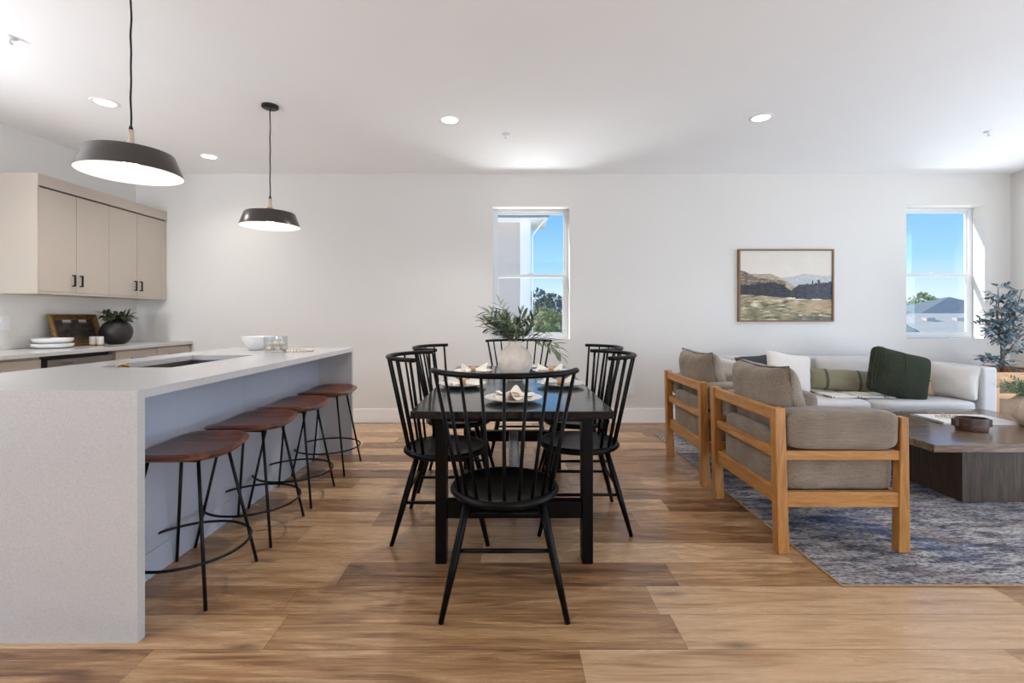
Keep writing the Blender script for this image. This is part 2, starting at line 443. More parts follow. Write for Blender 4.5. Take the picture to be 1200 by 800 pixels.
def wall_y(mb, x0, x1, z0, z1, y0, y1, holes):
    xs = sorted({x0, x1, *[h[0] for h in holes], *[h[1] for h in holes]})
    zs = sorted({z0, z1, *[h[2] for h in holes], *[h[3] for h in holes]})
    for i in range(len(xs) - 1):
        for j in range(len(zs) - 1):
            cx, cz = (xs[i] + xs[i + 1]) / 2, (zs[j] + zs[j + 1]) / 2
            if any(h[0] < cx < h[1] and h[2] < cz < h[3] for h in holes): continue
            mb.box(xs[i], xs[i + 1], y0, y1, zs[j], zs[j + 1])
    return mb
struct('floor', MB().box(XL - .2, XR + .2, YF - .2, YB + .0, -0.12, 0.0), 'floor_planks')
struct('ceiling', MB().box(XL - .2, XR + .2, YF - .2, YB + .2, H, H + 0.25), 'ceiling_paint')
struct('wall_back', wall_y(MB(), XL - .2, XR + .2, -0.12, H, YB, YB + WT, [W1, W2]), 'wall_paint')
DL = (-0.6, 2.3, 1.05, 2.35)     # unseen opening added in the left wall to admit fill light (y0,y1,z0,z1)
mb = MB()
mb.box(XL - .2, XL, YF, DL[0], -.12, H); mb.box(XL - .2, XL, DL[1], YB, -.12, H)
mb.box(XL - .2, XL, DL[0], DL[1], DL[3], H); mb.box(XL - .2, XL, DL[0], DL[1], -.12, DL[2])
struct('wall_left', mb, 'wall_paint')
DR = (-0.6, 4.4, 0.0, 2.35)      # big glazed opening in the right wall, out of frame (y0,y1,z0,z1)
mb = MB()
mb.box(XR, XR + .2, YF, DR[0], -.12, H); mb.box(XR, XR + .2, DR[1], YB, -.12, H)
mb.box(XR, XR + .2, DR[0], DR[1], DR[3], H); mb.box(XR, XR + .2, DR[0], DR[1], -.12, 0)
struct('wall_right', mb, 'wall_paint')
DF = (2.0, 5.2, 0.0, 2.35)      # glazed doors behind the camera, to the right
DK = (-4.05, -3.15, 1.2, 2.4)    # unseen window behind the camera, placed to light the cabinet end
struct('wall_front', wall_y(MB(), XL - .2, XR + .2, -0.12, H, YF - .2, YF, [DF, DK]), 'wall_paint')
def base(name, dims):
    x0, x1, y0, y1 = dims
    mb = MB().box(x0, x1, y0, y1, 0.0, 0.155, bev=0.003)
    struct(name, mb, 'trim_paint')
base('baseboard_back', (-3.5, XR - .014, YB - .014, YB))
base('baseboard_right', (XR - .014, XR, DR[1] + .1, YB))

# ------------------------------------------------------------------ windows
def window(name, w):
    x0, x1, z0, z1 = w
    ya, yb = YB + .147, YB + .197
    root = bpy.data.objects.new(name, None); COL.objects.link(root); root['kind'] = 'structure'
    fr = MB(); t_ = 0.034
    fr.box(x0, x0 + t_, ya, yb, z0, z1, .003); fr.box(x1 - t_, x1, ya, yb, z0, z1, .003)
    fr.box(x0 + t_, x1 - t_, ya, yb, z1 - t_, z1, .003); fr.box(x0 + t_, x1 - t_, ya, yb, z0, z0 + t_, .003)
    fr.build('window_frame', 'vinyl', root)
    zm = z0 + (z1 - z0) * 0.472
    a0, a1 = x0 + t_, x1 - t_
    def sash(za, zb, y0, y1, s, nm):
        m = MB()
        m.box(a0, a0 + s, y0, y1, za, zb, .002); m.box(a1 - s, a1, y0, y1, za, zb, .002)
        m.box(a0 + s, a1 - s, y0, y1, zb - s, zb, .002); m.box(a0 + s, a1 - s, y0, y1, za, za + s, .002)
        so = m.build('sash', 'vinyl', root)
        MB().box(a0 + s - .002, a1 - s + .002, (y0 + y1) / 2 - .002, (y0 + y1) / 2 + .002, za + s - .002, zb - s + .002).build('pane', 'window_glass', so)
        return so
    sash(zm - .0, z1 - t_, ya + .026, yb - .004, .020, 'upper')
    lo = sash(z0 + t_, zm + .035, ya - .0, ya + .024, .034, 'lower')
    MB().box((a0 + a1) / 2 - .03, (a0 + a1) / 2 + .03, ya + .002, ya + .02, zm + .036, zm + .048, .003).build('latch', 'vinyl', lo)
window('window_1', W1); window('window_2', W2)

# ------------------------------------------------------------------ ceiling fittings
def lz(px, py, z=H):
    Y_ = 565 * (z - 1.173) / (371 - py); return ((px - 597) / 565 * Y_, Y_)
lights = [(-2.99, 3.564, 'round recessed ceiling light above the wall cabinets, left of the near pendant cord'),
          (-2.97, 4.765, 'round recessed ceiling light close to the back wall between the two pendants'),
          (-0.48, 3.88, 'round recessed ceiling light above the dining table'),
          (2.005, 3.84, 'round recessed ceiling light above the armchairs and landscape picture')]
dl = None
for (x, y, lab) in lights:
    if dl is None:
        dl = thing('recessed_light', lab, 'ceiling light', (x, y, H), 0, 'recessed ceiling lights')
        MB().lathe([(0.066, -.001), (0.070, -.006), (0.088, -.004), (0.092, 0.0)], 36).build('trim_ring', 'trim_paint', dl)
        MB().lathe([(0.0, -.0015), (0.066, -.0015), (.066, -.0005), (0, -.0005)], 36).build('diffuser', 'lamp_glow', dl)
    else:
        d = copy_tree(dl); d.location = (x, y, H); d['label'] = lab
    ld = bpy.data.lights.new('recessed_lamp', 'SPOT'); ld.energy = {-2.97: 19, 2.005: 28, -.48: 74}.get(x, 42); ld.color = (1, .96, .91); ld.spot_size = R(130); ld.spot_blend = 0.9; ld.shadow_soft_size = 0.06
    lo = bpy.data.objects.new('recessed_lamp', ld); lo.location = (x, y, H - .03); COL.objects.link(lo)
sp = None
for (x, y, lab) in [(-0.03, 4.18, 'small white fire sprinkler in the ceiling over the far end of the dining table'),
                    (4.10, 4.125, 'small white fire sprinkler in the ceiling above the sofa'),
                    (-2.83, 2.73, 'small white fire sprinkler in the ceiling at the kitchen edge')]:
    if sp is None:
        sp = thing('fire_sprinkler', lab, 'sprinkler', (x, y, H), 0, 'ceiling fire sprinklers')
        MB().lathe([(0.032, 0), (0.034, -.004), (0.012, -.010), (0.0, -.010)][::-1], 24).build('escutcheon', 'vinyl', sp)
        MB().lathe([(0.006, -.009), (0.006, -.03), (.012, -.034), (.016, -.036), (0.0, -.038)][::-1], 16).build('nozzle', 'vinyl', sp)
    else:
        d = copy_tree(sp); d.location = (x, y, H); d['label'] = lab

# ------------------------------------------------------------------ pendants
def make_pendant(x, y, lab):
    p = thing('pendant_lamp', lab, 'pendant lamp', (x, y, 0), 0, 'pendant lamps over the island')
    MB().lathe([(0.0, H - .022), (.052, H - .022), (.06, H - .016), (.06, H)], 32).build('canopy', 'black_metal', p)
    pts = []
    for i in range(24):
        z = 2.062 + (H - .02 - 2.062) * i / 23
        pts.append((0.0022 * math.sin(i * 1.1) * math.sin(PI * i / 23), 0.002 * math.sin(i * .8), z))
    MB().tube(pts, 0.0042, 8).build('cord', 'black_metal', p)
    MB().lathe([(0.0, 2.078), (.006, 2.077), (.009, 2.066), (.009, 2.056), (0, 2.056)][::-1], 16).build('cord_grip', 'black_metal', p)
    MB().lathe([(.046, 1.974), (.034, 1.980), (.020, 1.990), (.0135, 2.002), (.0115, 2.03), (.0125, 2.058), (0, 2.059)], 24).build('stem', 'pale_wood', p)
    zt = 1.950
    sh = MB().lathe([(.2100, 1.849), (.2112, 1.850), (.1745, zt - .002), (.1715, zt), (.10, zt + .012), (.05, zt + .024), (.031, zt + .033), (.026, zt + .036), (0.0, zt + .036)], 64).build('lamp_shade', 'bronze_shade', p, sharp=40)
    MB().lathe([(.2095, 1.8495), (.172, zt - .006), (.10, zt + .004), (.03, zt + .02), (0, zt + .022)], 64).build('shade_lining', 'shade_inner', sh, sharp=40)
    MB().lathe([(0, zt + .021), (.02, zt + .02), (.02, zt - .02), (0, zt - .02)], 20).build('socket', 'white_ceramic', p)
    MB().lathe([(0.0, 1.868), (.014, 1.871), (.026, 1.882), (.031, 1.896), (.028, 1.912), (.018, 1.925), (.013, 1.932)], 24).build('bulb', 'bulb_glow', p)
    return p
pend = [(-1.797, 2.289, 'nearer of the two dark metal dome pendant lamps over the island'),
        (-1.797, 3.62, 'farther dark metal dome pendant lamp with its round ceiling plate in view')]
p1 = make_pendant(*pend[0])
p2 = copy_tree(p1); p2.location = (pend[1][0], pend[1][1], 0); p2['label'] = pend[1][2]
for (x, y, _) in pend:
    ld = bpy.data.lights.new('pendant_bulb_light', 'POINT'); ld.energy = 0.45; ld.color = (1, .88, .72); ld.shadow_soft_size = 0.03
    lo = bpy.data.objects.new('pendant_bulb_light', ld); lo.location = (x, y, 1.845); COL.objects.link(lo)

# ------------------------------------------------------------------ wall cabinets
FX = -3.80
def handle(root, y, z0, z1, x, vertical=True, y1=None):
    m = MB()
    if vertical:
        m.box(x, x + .026, y - .005, y + .005, z0, z0 + .010, .0015); m.box(x, x + .026, y - .005, y + .005, z1 - .010, z1, .0015)
        m.box(x + .018, x + .030, y - .006, y + .006, z0, z1, .002)
    else:
        m.box(x, x + .026, y, y + .01, z0, z0 + .010, .0015); m.box(x, x + .026, y1 - .01, y1, z0, z0 + .010, .0015)
        m.box(x + .018, x + .030, y, y1, z0 - .001, z0 + .011, .002)
    return m.build('handle', 'black_metal', root)
def wall_cab(y0, y1, lab, filler=0.0):
    c = thing('wall_cabinet', lab, 'cabinet', (0, 0, 0), 0, 'greige wall cabinets')
    xb, xf = XL + .001, FX - .02
    MB().box(xb, xf, y0 + (.0145 if filler == 0 else 0), y1 + filler, 1.3785, 2.224, .001).build('body', 'cabinet_paint', c)
    MB().box(xb, FX, y0 + (.0145 if filler == 0 else 0), y1 + filler, 1.360, 1.378, .0015).build('bottom_rail', 'cabinet_paint', c)
    MB().box(xb, FX + .004, y0 - .002, y1 + filler, 2.236, 2.332, .0015).build('fascia', 'cabinet_paint', c)
    MB().box(xb, xf, y0 + .0145, y1 + filler, 2.2245, 2.2355).build('shadow_gap', 'cabinet_gap', c)
    ym = (y0 + y1) / 2
    ys = y0 + (.016 if filler == 0 else 0)
    if filler == 0: MB().box(xb, FX, y0 - .002, y0 + .014, 1.360, 2.2355, .001).build('side_panel', 'cabinet_paint', c)
    for (a, b, hy) in ((ys, ym - .0015, ym - .036), (ym + .0015, y1 - .002, ym + .036)):
        d = MB().box(xf, FX, a, b, 1.381, 2.222, .0015).build('door', 'cabinet_paint', c)
        handle(d, hy, 1.435, 1.535, FX)
    if filler: MB().box(xf, FX - .002, y1 + .001, y1 + filler, 1.381, 2.222, .001).build('filler_strip', 'cabinet_paint', c)
wall_cab(3.882, 4.578, 'nearer greige wall cabinet with two flat doors and black handles')
wall_cab(4.579, 5.262, 'farther greige wall cabinet with two flat doors, against the back wall corner', 0.081)

# backsplash
struct('backsplash', MB().box(XL, XL + .006, 0.5, YB, .905, 1.36), 'backsplash_tile')

# base cabinets on the left wall
BX = -3.53
def base_body(root, y0, y1):
    MB().box(XL + .001, BX - .02, y0 + .001, y1 - .001, .10, .868).build('body', 'cabinet_paint', root)
    MB().box(XL + .001, BX - .07, y0 + .001, y1 - .001, .0, .10).build('toe_kick', 'cabinet_gap', root)
def drawer_cab(y0, y1, lab):
    c = thing('drawer_cabinet', lab, 'cabinet', (0, 0, 0), 0, 'greige base cabinets along the left wall')
    base_body(c, y0, y1)
    for (z0, z1) in ((.712, .858), (.412, .706), (.11, .406)):
        d = MB().box(BX - .02, BX, y0 + .003, y1 - .003, z0, z1, .0015).build('drawer', 'cabinet_paint', c)
        handle(d, (y0 + y1) / 2 - .08, (z0 + z1) / 2 - .005, 0, BX, False, (y0 + y1) / 2 + .08)
drawer_cab(4.322, 4.822, 'greige drawer cabinet with black bar handle, next to the dishwasher')
drawer_cab(4.823, 5.32, 'greige drawer cabinet with black bar handle, in the back corner')
c = thing('base_cabinet', 'greige base cabinet at the left frame edge, near side of the dishwasher', 'cabinet', (0, 0, 0), 0, 'greige base cabinets along the left wall')
base_body(c, 2.60, 3.640)
for (a, b) in ((2.60, 3.12), (3.12, 3.636)):
    d = MB().box(BX - .02, BX, a + .003, b - .003, .70, .852, .0015).build('drawer', 'cabinet_paint', c)
    d = MB().box(BX - .02, BX, a + .003, b - .003, .11, .694, .0015).build('door', 'cabinet_paint', c)
c = thing('dishwasher', 'brushed steel dishwasher under the left worktop', 'dishwasher', (0, 0, 0))
MB().box(XL + .02, BX - .05, 3.665, 4.305, .06, .862).build('body', 'black_gap', c)
MB().box(BX - .05, BX - .005, 3.69, 4.30, .10, .838, .004).build('door', 'dark_steel', c)
MB().box(BX - .005, BX + .002, 3.80, 3.90, .800, .806, .001).build('badge_line', 'black_metal', c)
MB().box(XL + .001, BX - .07, 3.66, 4.31, 0, .06).build('toe_kick', 'black_gap', c)
wt = thing('wall_worktop', 'pale quartz worktop along the left kitchen wall', 'worktop', (0, 0, 0))
MB().box(XL + .007, -3.508, 2.60, YB - .001, .872, .903, .002).build('slab', 'quartz', wt)
# things on the wall worktop  (top z=.903)
ZW = .9035
pl = None
for i, lab in enumerate(['white serving plate, bottom of the pair on the wall worktop', 'white serving plate, top of the pair on the wall worktop']):
    if pl is None:
        pl = MB().lathe([(0, .0), (.09, 0), (.128, .012), (.140, .026), (.141, .040), (.136, .040), (.13, .026), (.09, .010), (0, .008)], 48).build('serving_plate', 'white_ceramic', loc=(-3.93, 4.15, ZW), sharp=50)
        tag(pl, lab, 'plate', 'stacked white plates')
    else:
        q = pl.copy(); COL.objects.link(q); q.location = (-3.93, 4.15, ZW + .0405); q.scale = (.97, .97, 1.1); q['label'] = lab

def paint_grid(name, w, h, fn, nx, ny, parent, mtx):
    vs = []; cs = []
    for j in range(ny + 1):
        for i in range(nx + 1):
            u, v_ = i / nx, j / ny
            vs.append(tuple(mtx @ Vector(((u - .5) * w, 0, (v_ - .5) * h)))); cs.append(fn(u, v_))
    fs = [(j * (nx + 1) + i, j * (nx + 1) + i + 1, (j + 1) * (nx + 1) + i + 1, (j + 1) * (nx + 1) + i) for j in range(ny) for i in range(nx)]
    me = bpy.data.meshes.new(name); me.from_pydata(vs, [], fs); me.update()
    at = me.color_attributes.new('paint', 'FLOAT_COLOR', 'POINT')
    flat = []
    for c_ in cs: flat += list(rgb(*c_))
    at.data.foreach_set('color', flat)
    me.materials.append(M['canvas_paint'])
    o = bpy.data.objects.new(name, me); COL.objects.link(o); o.parent = parent
    return o
def fbm(x, y, s=0.0, o=4):
    a = 0; k = 1; t_ = 0
    for i in range(o):
        a += k * noise.noise(Vector((x, y, s + i * 3.7))); t_ += k; k *= .55; x *= 2.1; y *= 2.1
    return a / t_
def lerp(a, b, t_): t_ = max(0, min(1, t_)); return tuple(a[i] + (b[i] - a[i]) * t_ for i in range(3))
def frame_mold(w, h, fw, d, mat, parent, name='frame', mtx=None, prof=None):
    """mitred moulding: profile across width (u from outer 0 to inner 1, height out of wall)"""
    prof = prof or [(0, 0), (0, d), (1, d), (1, 0)]
    vs = []; fs = []
    cn = [(-1, -1), (1, -1), (1, 1), (-1, 1)]
    for sx_, sz_ in cn:
        for u, dd in prof:
            vs.append((sx_ * (w / 2 - u * fw), -dd, sz_ * (h / 2 - u * fw)))
    n = len(prof)
    for k in range(4):
        k2 = (k + 1) % 4
        for i in range(n - 1): fs.append((k * n + i, k2 * n + i, k2 * n + i + 1, k * n + i + 1))
    m = MB().add(vs, fs, False, mtx)
    return m.build(name, mat, parent)
# leaning gold framed picture: local plane XZ facing -Y ; rotate so it faces +X and leans back to wall
fr = thing('framed_painting', 'dark painting in a gold frame leaning on the backsplash', 'picture', (-4.02, 4.515, ZW))
lean = Matrix.Rotation(R(90), 4, 'Z') @ Matrix.Rotation(R(-16), 4, 'X') @ Matrix.Translation((0, 0, .15))
fr_prof = [(0, 0), (0, .016), (.15, .026), (.35, .018), (.5, .024), (.75, .014), (1, .010), (1, 0)]
frame_mold(.50, .30, .052, .026, 'gold_frame', fr, mtx=lean, prof=fr_prof)
def dark_paint(u, v_):
    n1 = fbm(u * 5, v_ * 4, 3); c_ = lerp((34, 28, 26), (78, 68, 62), n1 * 1.6 + .45)
    if v_ > .80 and abs(fbm(u * 4, 1.0, 9)) < .25 and (0.2 < u < .42 or .62 < u < .85): c_ = lerp(c_, (190, 180, 166), (v_ - .8) * 8)
    if v_ < .2: c_ = lerp(c_, (92, 70, 44), .5)
    return c_
paint_grid('canvas', .50 - .10, .30 - .10, dark_paint, 60, 40, fr, lean @ Matrix.Translation((0, -.006, 0)))
MB().box(-.24, .24, -.004, 0.0, -.14, .14, mat=lean).build('backing_board', 'frame_wood', fr)

tum = None
for i, (x, y, lab) in enumerate([(-3.885, 4.50, 'left of the two cream votive cups before the black vase'), (-3.822, 4.50, 'right of the two cream votive cups before the black vase')]):
    if tum is None:
        tum = thing('votive_cup', lab, 'candle cup', (x, y, ZW), 0, 'cream votive cups')
        MB().lathe([(0, .012), (.026, .012), (.029, .02), (.029, .085), (.026, .085), (.025, .03), (0, .03)], 28).build('cup', 'cream_linen', tum, sharp=40)
        MB().lathe([(0, 0), (.028, 0), (.029, .004), (.029, .0125), (0, .0125)], 28).build('brass_base', 'brass', tum, sharp=40)
    else:
        q = copy_tree(tum); q.location = (x, y, ZW); q['label'] = lab
# black vase + plant
bv = MB().lathe([(0, 0), (.062, 0), (.09, .015), (.120, .06), (.133, .115), (.129, .158), (.106, .200), (.076, .225), (.052, .234), (.050, .248), (.044, .248), (.044, .23), (0, .2)], 48).build('round_vase', 'black_ceramic', loc=(-3.88, 4.76, ZW))
tag(bv, 'round matt black vase on the wall worktop', 'vase')
def sprig(leaf, twig, p0, d0, L, nl, lw, ll, curve, rnd, spread=0.7, taper=0.0018, nseg=8):
    p = Vector(p0); d = Vector(d0).normalized(); pts = [p.copy()]
    for i in range(nseg):
        d = (d + Vector(curve) / nseg + Vector((rnd.uniform(-.05, .05), rnd.uniform(-.05, .05), rnd.uniform(-.03, .03)))).normalized()
        p = p + d * (L / nseg); pts.append(p.copy())
    twig.tube([tuple(q) for q in pts], [taper * (1 - .6 * i / nseg) for i in range(nseg + 1)], 5)
    for k in range(nl):
        t_ = .28 + .72 * (k + .5) / nl
        i = min(nseg - 1, int(t_ * nseg)); q = pts[i].lerp(pts[i + 1], t_ * nseg - i)
        dd = (pts[i + 1] - pts[i]).normalized()
        a = rnd.uniform(0, 2 * PI) if spread > .9 else (k % 2) * PI + rnd.uniform(-.7, .7)
        s1 = dd.orthogonal().normalized(); s2 = dd.cross(s1)
        out = s1 * math.cos(a) + s2 * math.sin(a)
        leaf.leaf(q, dd * (1 - spread * .6) + out * spread, ll * rnd.uniform(.75, 1.15), lw * rnd.uniform(.8, 1.15), up=Vector((rnd.uniform(-.3, .3), rnd.uniform(-.3, .3), 1)), droop=rnd.uniform(0, .5))
    leaf.leaf(pts[-1], d, ll, lw, droop=.2)
rnd = random.Random(3)
pt = thing('leafy_cutting', 'dark green spiky foliage standing in the round black vase', 'plant', (-3.88, 4.76, ZW + .19))
lf, tw = MB(), MB()
for k in range(22):
    a = 2 * PI * k / 22 + rnd.uniform(-.2, .2); e = rnd.uniform(.25, 1.1)
    rr_ = 0.15
    sprig(lf, tw, (.015 * math.cos(a), .015 * math.sin(a), .02), (math.cos(a) * e, math.sin(a) * e, 1.1), rnd.uniform(.10, .15), 7, .026, .068, (math.cos(a) * .5, math.sin(a) * .5, -.8), rnd)
lf.v = [(max(-.20, x), y, z) for x, y, z in lf.v]
lf.build('foliage', 'leaf_dark', pt); tw.build('twigs', 'twig', pt)
def outlet(name, lab, loc, rz, dbl=False):
    o = thing(name, lab, 'outlet', loc, rz)
    w = .058 if dbl else .036
    MB().box(-w, w, -.006, 0, -.057, .057, .003).build('cover_plate', 'outlet_plastic', o)
    for s in (-1, 1):
        MB().box(-.017, .017, -.009, -.006, s * .022 - .014, s * .022 + .014, .003).build('socket', 'vinyl', o)
outlet('wall_outlet', 'white power outlet low on the back wall beside the dining chairs', (1.352, YB, .352), 0)
outlet('backsplash_outlet', 'white outlet plate on the backsplash at the left frame edge', (XL + .006, 3.93, 1.12), R(90), True)

# ------------------------------------------------------------------ island
IX1, IX0, IY0, IY1 = -1.337, -2.40, 1.7326, 4.13
ZI = .908; TH = .032; PT = .036
isl = thing('kitchen_island', 'long kitchen island cabinet behind the bar stools', 'island', (0, 0, 0))
MB().box(IX0 + .03, -1.634, IY0 + PT + .001, IY1 - PT - .001, .10, .66).build('body', 'cabinet_paint', isl)
MB().box(IX0 + .03, -1.634, IY0 + PT + .001, 2.44, .66, ZI - TH).build('end_box', 'cabinet_paint', isl)
MB().box(IX0 + .03, -1.634, 3.42, IY1 - PT - .001, .66, ZI - TH).build('end_box', 'cabinet_paint', isl)
MB().box(IX0 + .08, -1.66, IY0 + PT + .001, IY1 - PT - .001, .0, .10).build('plinth', 'cabinet_gap', isl)
pan = MB()
for k in range(4):
    a = IY0 + PT + .001 + k * (IY1 - IY0 - 2 * PT - .002) / 4; b = IY0 + PT + .001 + (k + 1) * (IY1 - IY0 - 2 * PT - .002) / 4
    MB().box(-1.634, -1.616, a + .0008, b - .0008, .0, ZI - TH, .0008).build('back_panel', 'island_panel', isl)
MB().box(-1.616, -1.610, IY0 + PT + .001, IY1 - PT - .001, 0, .118, .002).build('baseboard', 'island_panel', isl)
iw = thing('island_worktop', 'pale speckled quartz island worktop with waterfall ends', 'worktop', (0, 0, 0))
SK = (-2.185, -1.75, 2.52, 3.32)
mb = MB()
xs = [IX0, SK[0], SK[1], IX1]; ys = [IY0, SK[2], SK[3], IY1]
def V4(i, j, z): return (xs[i], ys[j], z)
vs = [V4(i, j, z) for z in (ZI - TH, ZI) for j in range(4) for i in range(4)]
fs = []
for j in range(3):
    for i in range(3):
        if i == 1 and j == 1: continue
        a = j * 4 + i
        fs.append((16 + a, 16 + a + 1, 16 + a + 5, 16 + a + 4)); fs.append((a + 4, a + 5, a + 1, a))
for k in range(3):
    fs.append((k, k + 1, 17 + k, 16 + k)); fs.append((12 + k + 1, 12 + k, 28 + k, 29 + k))
    fs.append((4 * (k + 1), 4 * k, 16 + 4 * k, 16 + 4 * (k + 1))); fs.append((3 + 4 * k, 7 + 4 * k, 23 + 4 * k, 19 + 4 * k))
fs += [(6, 5, 21, 22), (9, 10, 26, 25), (5, 9, 25, 21), (10, 6, 22, 26)]
mb.add(vs, fs, False)
mb.build('slab', 'quartz', iw)
MB().box(IX0, IX1, IY0, IY0 + PT, 0, ZI - TH).build('waterfall_end', 'quartz', iw)
MB().box(IX0, IX1, IY1 - PT, IY1, 0, ZI - TH).build('waterfall_end', 'quartz', iw)
# sink
sk = thing('undermount_sink', 'steel undermount sink sunk in the island worktop', 'sink', (0, 0, 0))
x0, x1, y0, y1 = SK; mb = MB(); zt, zb = ZI - TH - .0005, .69
mb.box(x0 - .03, x0, y0 - .03, y1 + .03, zb, zt); mb.box(x1, x1 + .03, y0 - .03, y1 + .03, zb, zt)
mb.box(x0, x1, y0 - .03, y0, zb, zt); mb.box(x0, x1, y1, y1 + .03, zb, zt); mb.box(x0 - .03, x1 + .03, y0 - .03, y1 + .03, zb - .01, zb)
mb.build('basin', 'dark_steel', sk)
MB().lathe([(0, 0), (.04, 0), (.045, .004), (.03, .004), (0, .001)], 24, c=((x0 + x1) / 2, (y0 + y1) / 2, zb)).build('drain', 'black_metal', sk)
MB().box(x1 - .045, x1 - .001, y0 + .001, y1 - .001, ZI - .012, ZI - .004, .002).build('ledge', 'steel', sk)
fa = thing('brass_tap', 'small brass fixture inside the near left corner of the island sink', 'tap', (-2.135, 2.62, .690))
MB().tube([(0, 0, .001), (0, 0, .12), (0, 0, .19), (.008, .0, .214), (.03, .01, .220), (.055, .02, .208)], .007, 12).build('spout', 'brass', fa)
MB().tube([(0, .0, .17), (.0, .03, .20), (.02, .06, .226)], .005, 10).build('lever', 'brass', fa)

# things on the island
ZI2 = ZI + .0005
bw = MB().lathe([(0, 0), (.05, 0), (.062, .006), (.12, .100), (.122, .106), (.117, .106), (.058, .014), (0, .010)], 48).build('white_bowl', 'white_ceramic', loc=(-2.02, 3.86, ZI2), sharp=60)
tag(bw, 'white flared bowl at the far end of the island', 'bowl')
gj = MB().lathe([(0, .004), (.070, .004), (.078, .012), (.082, .03), (.083, .122), (.079, .122), (.078, .03), (.07, .014), (0, .012)], 40).build('glass_bowl', 'clear_glass', loc=(-1.745, 3.60, ZI2 - .003), sharp=60)
tag(gj, 'clear glass bowl holding white shells on the island', 'glass bowl')
rnd = random.Random(5)
shell = None; rows = [(0.0, 5, .035, .031), (0, 0, 0, 0)]
pos = []
for lay, (z, n, r) in enumerate([(.036, 7, .052), (.036, 1, 0.0), (.070, 6, .048), (.072, 1, .004)]):
    for k in range(n):
        a = 2 * PI * k / max(n, 1) + lay
        pos.append((r * math.cos(a), r * math.sin(a), z))
for k, (x, y, z) in enumerate(pos):
    if shell is None:
        shell = MB().supel(.021, .017, .014, 2.2, 6, wr=.003, seed=2).build('sea_shell', 'bead_cream', loc=(-1.745 + x, 3.60 + y, ZI2 + z - .008))
        tag(shell, 'small cream shell inside the glass bowl on the island', 'shell', 'shells in the glass bowl')
    else:
        q = shell.copy(); COL.objects.link(q); q.location = (-1.745 + x, 3.60 + y, ZI2 + z - .008); q.rotation_euler = (0, 0, rnd.uniform(0, 6))
gb = thing('bead_garland', 'cream wooden bead garland lying beside the glass bowl', 'garland', (-1.60, 3.64, ZI2))
pts = [(.095 * math.cos(a) * (1 + .2 * math.sin(3 * a)), .07 * math.sin(a), .009) for a in [2 * PI * k / 30 for k in range(30)]]
MB().tube(pts, .0015, 5, closed=True).build('string', 'twig', gb)
b0 = None
for k, q in enumerate(pts):
    if b0 is None: b0 = MB().lathe([(0, -.009), (.006, -.0065), (.009, 0), (.006, .0065), (0, .009)], 12).build('bead', 'bead_cream', gb, loc=q)
    else:
        c_ = b0.copy(); COL.objects.link(c_); c_.location = q

# ------------------------------------------------------------------ bar stools
def make_stool(x, y, lab):
    s = thing('bar_stool', lab, 'bar stool', (x, y, 0), 0, 'walnut seat bar stools along the island')
    n, m = 48, 12; vs = []; fs = []
    def outline(a):
        ca, sa = math.cos(a), math.sin(a); e = 3.7
        r = (abs(ca) ** e + abs(sa) ** e) ** (-1 / e)
        return .192 * r * ca * (1 - .05 * abs(sa) ** 3), .232 * r * sa
    def zt_(u, v_):   # saddle
        return .600 + .030 * (v_ / .232) ** 2 + .008 * (u / .192) ** 2 * (1 if u > 0 else -.3)
    for side in (1, -1):
        for j in range(m + 1):
            f = j / m
            for k in range(n):
                ux, uy = outline(2 * PI * k / n)
                edge = (1 - (1 - min(1, (1 - f) / .12)) ** 2) ** .5 if f > .88 else 1.0
                x_, y_ = ux * f, uy * f
                ztop = zt_(x_, y_); th = .040 * (1 - .25 * f)
                zc = ztop - th / 2
                vs.append((x_ * (1 if side > 0 else .985), y_ * (1 if side > 0 else .985), zc + side * th / 2 * edge))
    for sidx in (0, 1):
        o = sidx * (m + 1) * n
        for j in range(m):
            for k in range(n):
                k2 = (k + 1) % n; q = (o + j * n + k, o + j * n + k2, o + (j + 1) * n + k2, o + (j + 1) * n + k)
                fs.append(q if sidx else q[::-1])
    o = (m + 1) * n
    for k in range(n):
        k2 = (k + 1) % n; fs.append((m * n + k, m * n + k2, o + m * n + k2, o + m * n + k))
    MB().add(vs, fs, True).build('seat', 'walnut', s)
    for sx_ in (-1, 1):
        for sy_ in (-1, 1):
            MB().tube([(sx_ * .192, sy_ * .195, 0.0), (sx_ * .105, sy_ * .105, .575)], .0072, 10).build('leg', 'black_metal', s)
    t_ = .175 / .575; rr = math.hypot(.192 - .087 * t_, .195 - .09 * t_) + .002
    MB().tube([(rr * math.cos(a), rr * math.sin(a), .175) for a in [2 * PI * k / 56 for k in range(56)]], .0062, 8, closed=True).build('foot_ring', 'black_metal', s)
    MB().box(-.11, .11, -.11, .11, .566, .572, .002).build('seat_plate', 'black_metal', s)
    return s
spots = [(-1.405, 2.12, 'walnut seated bar stool nearest the camera, partly behind the island end'),
         (-1.405, 2.645, 'second walnut bar stool from the camera along the island'),
         (-1.405, 3.145, 'third walnut bar stool from the camera, second from the back wall'),
         (-1.405, 3.735, 'farthest walnut bar stool, at the far waterfall end of the island')]
st = make_stool(*spots[0])
for x, y, lab in spots[1:]:
    q = copy_tree(st); q.location = (x, y, 0); q['label'] = lab

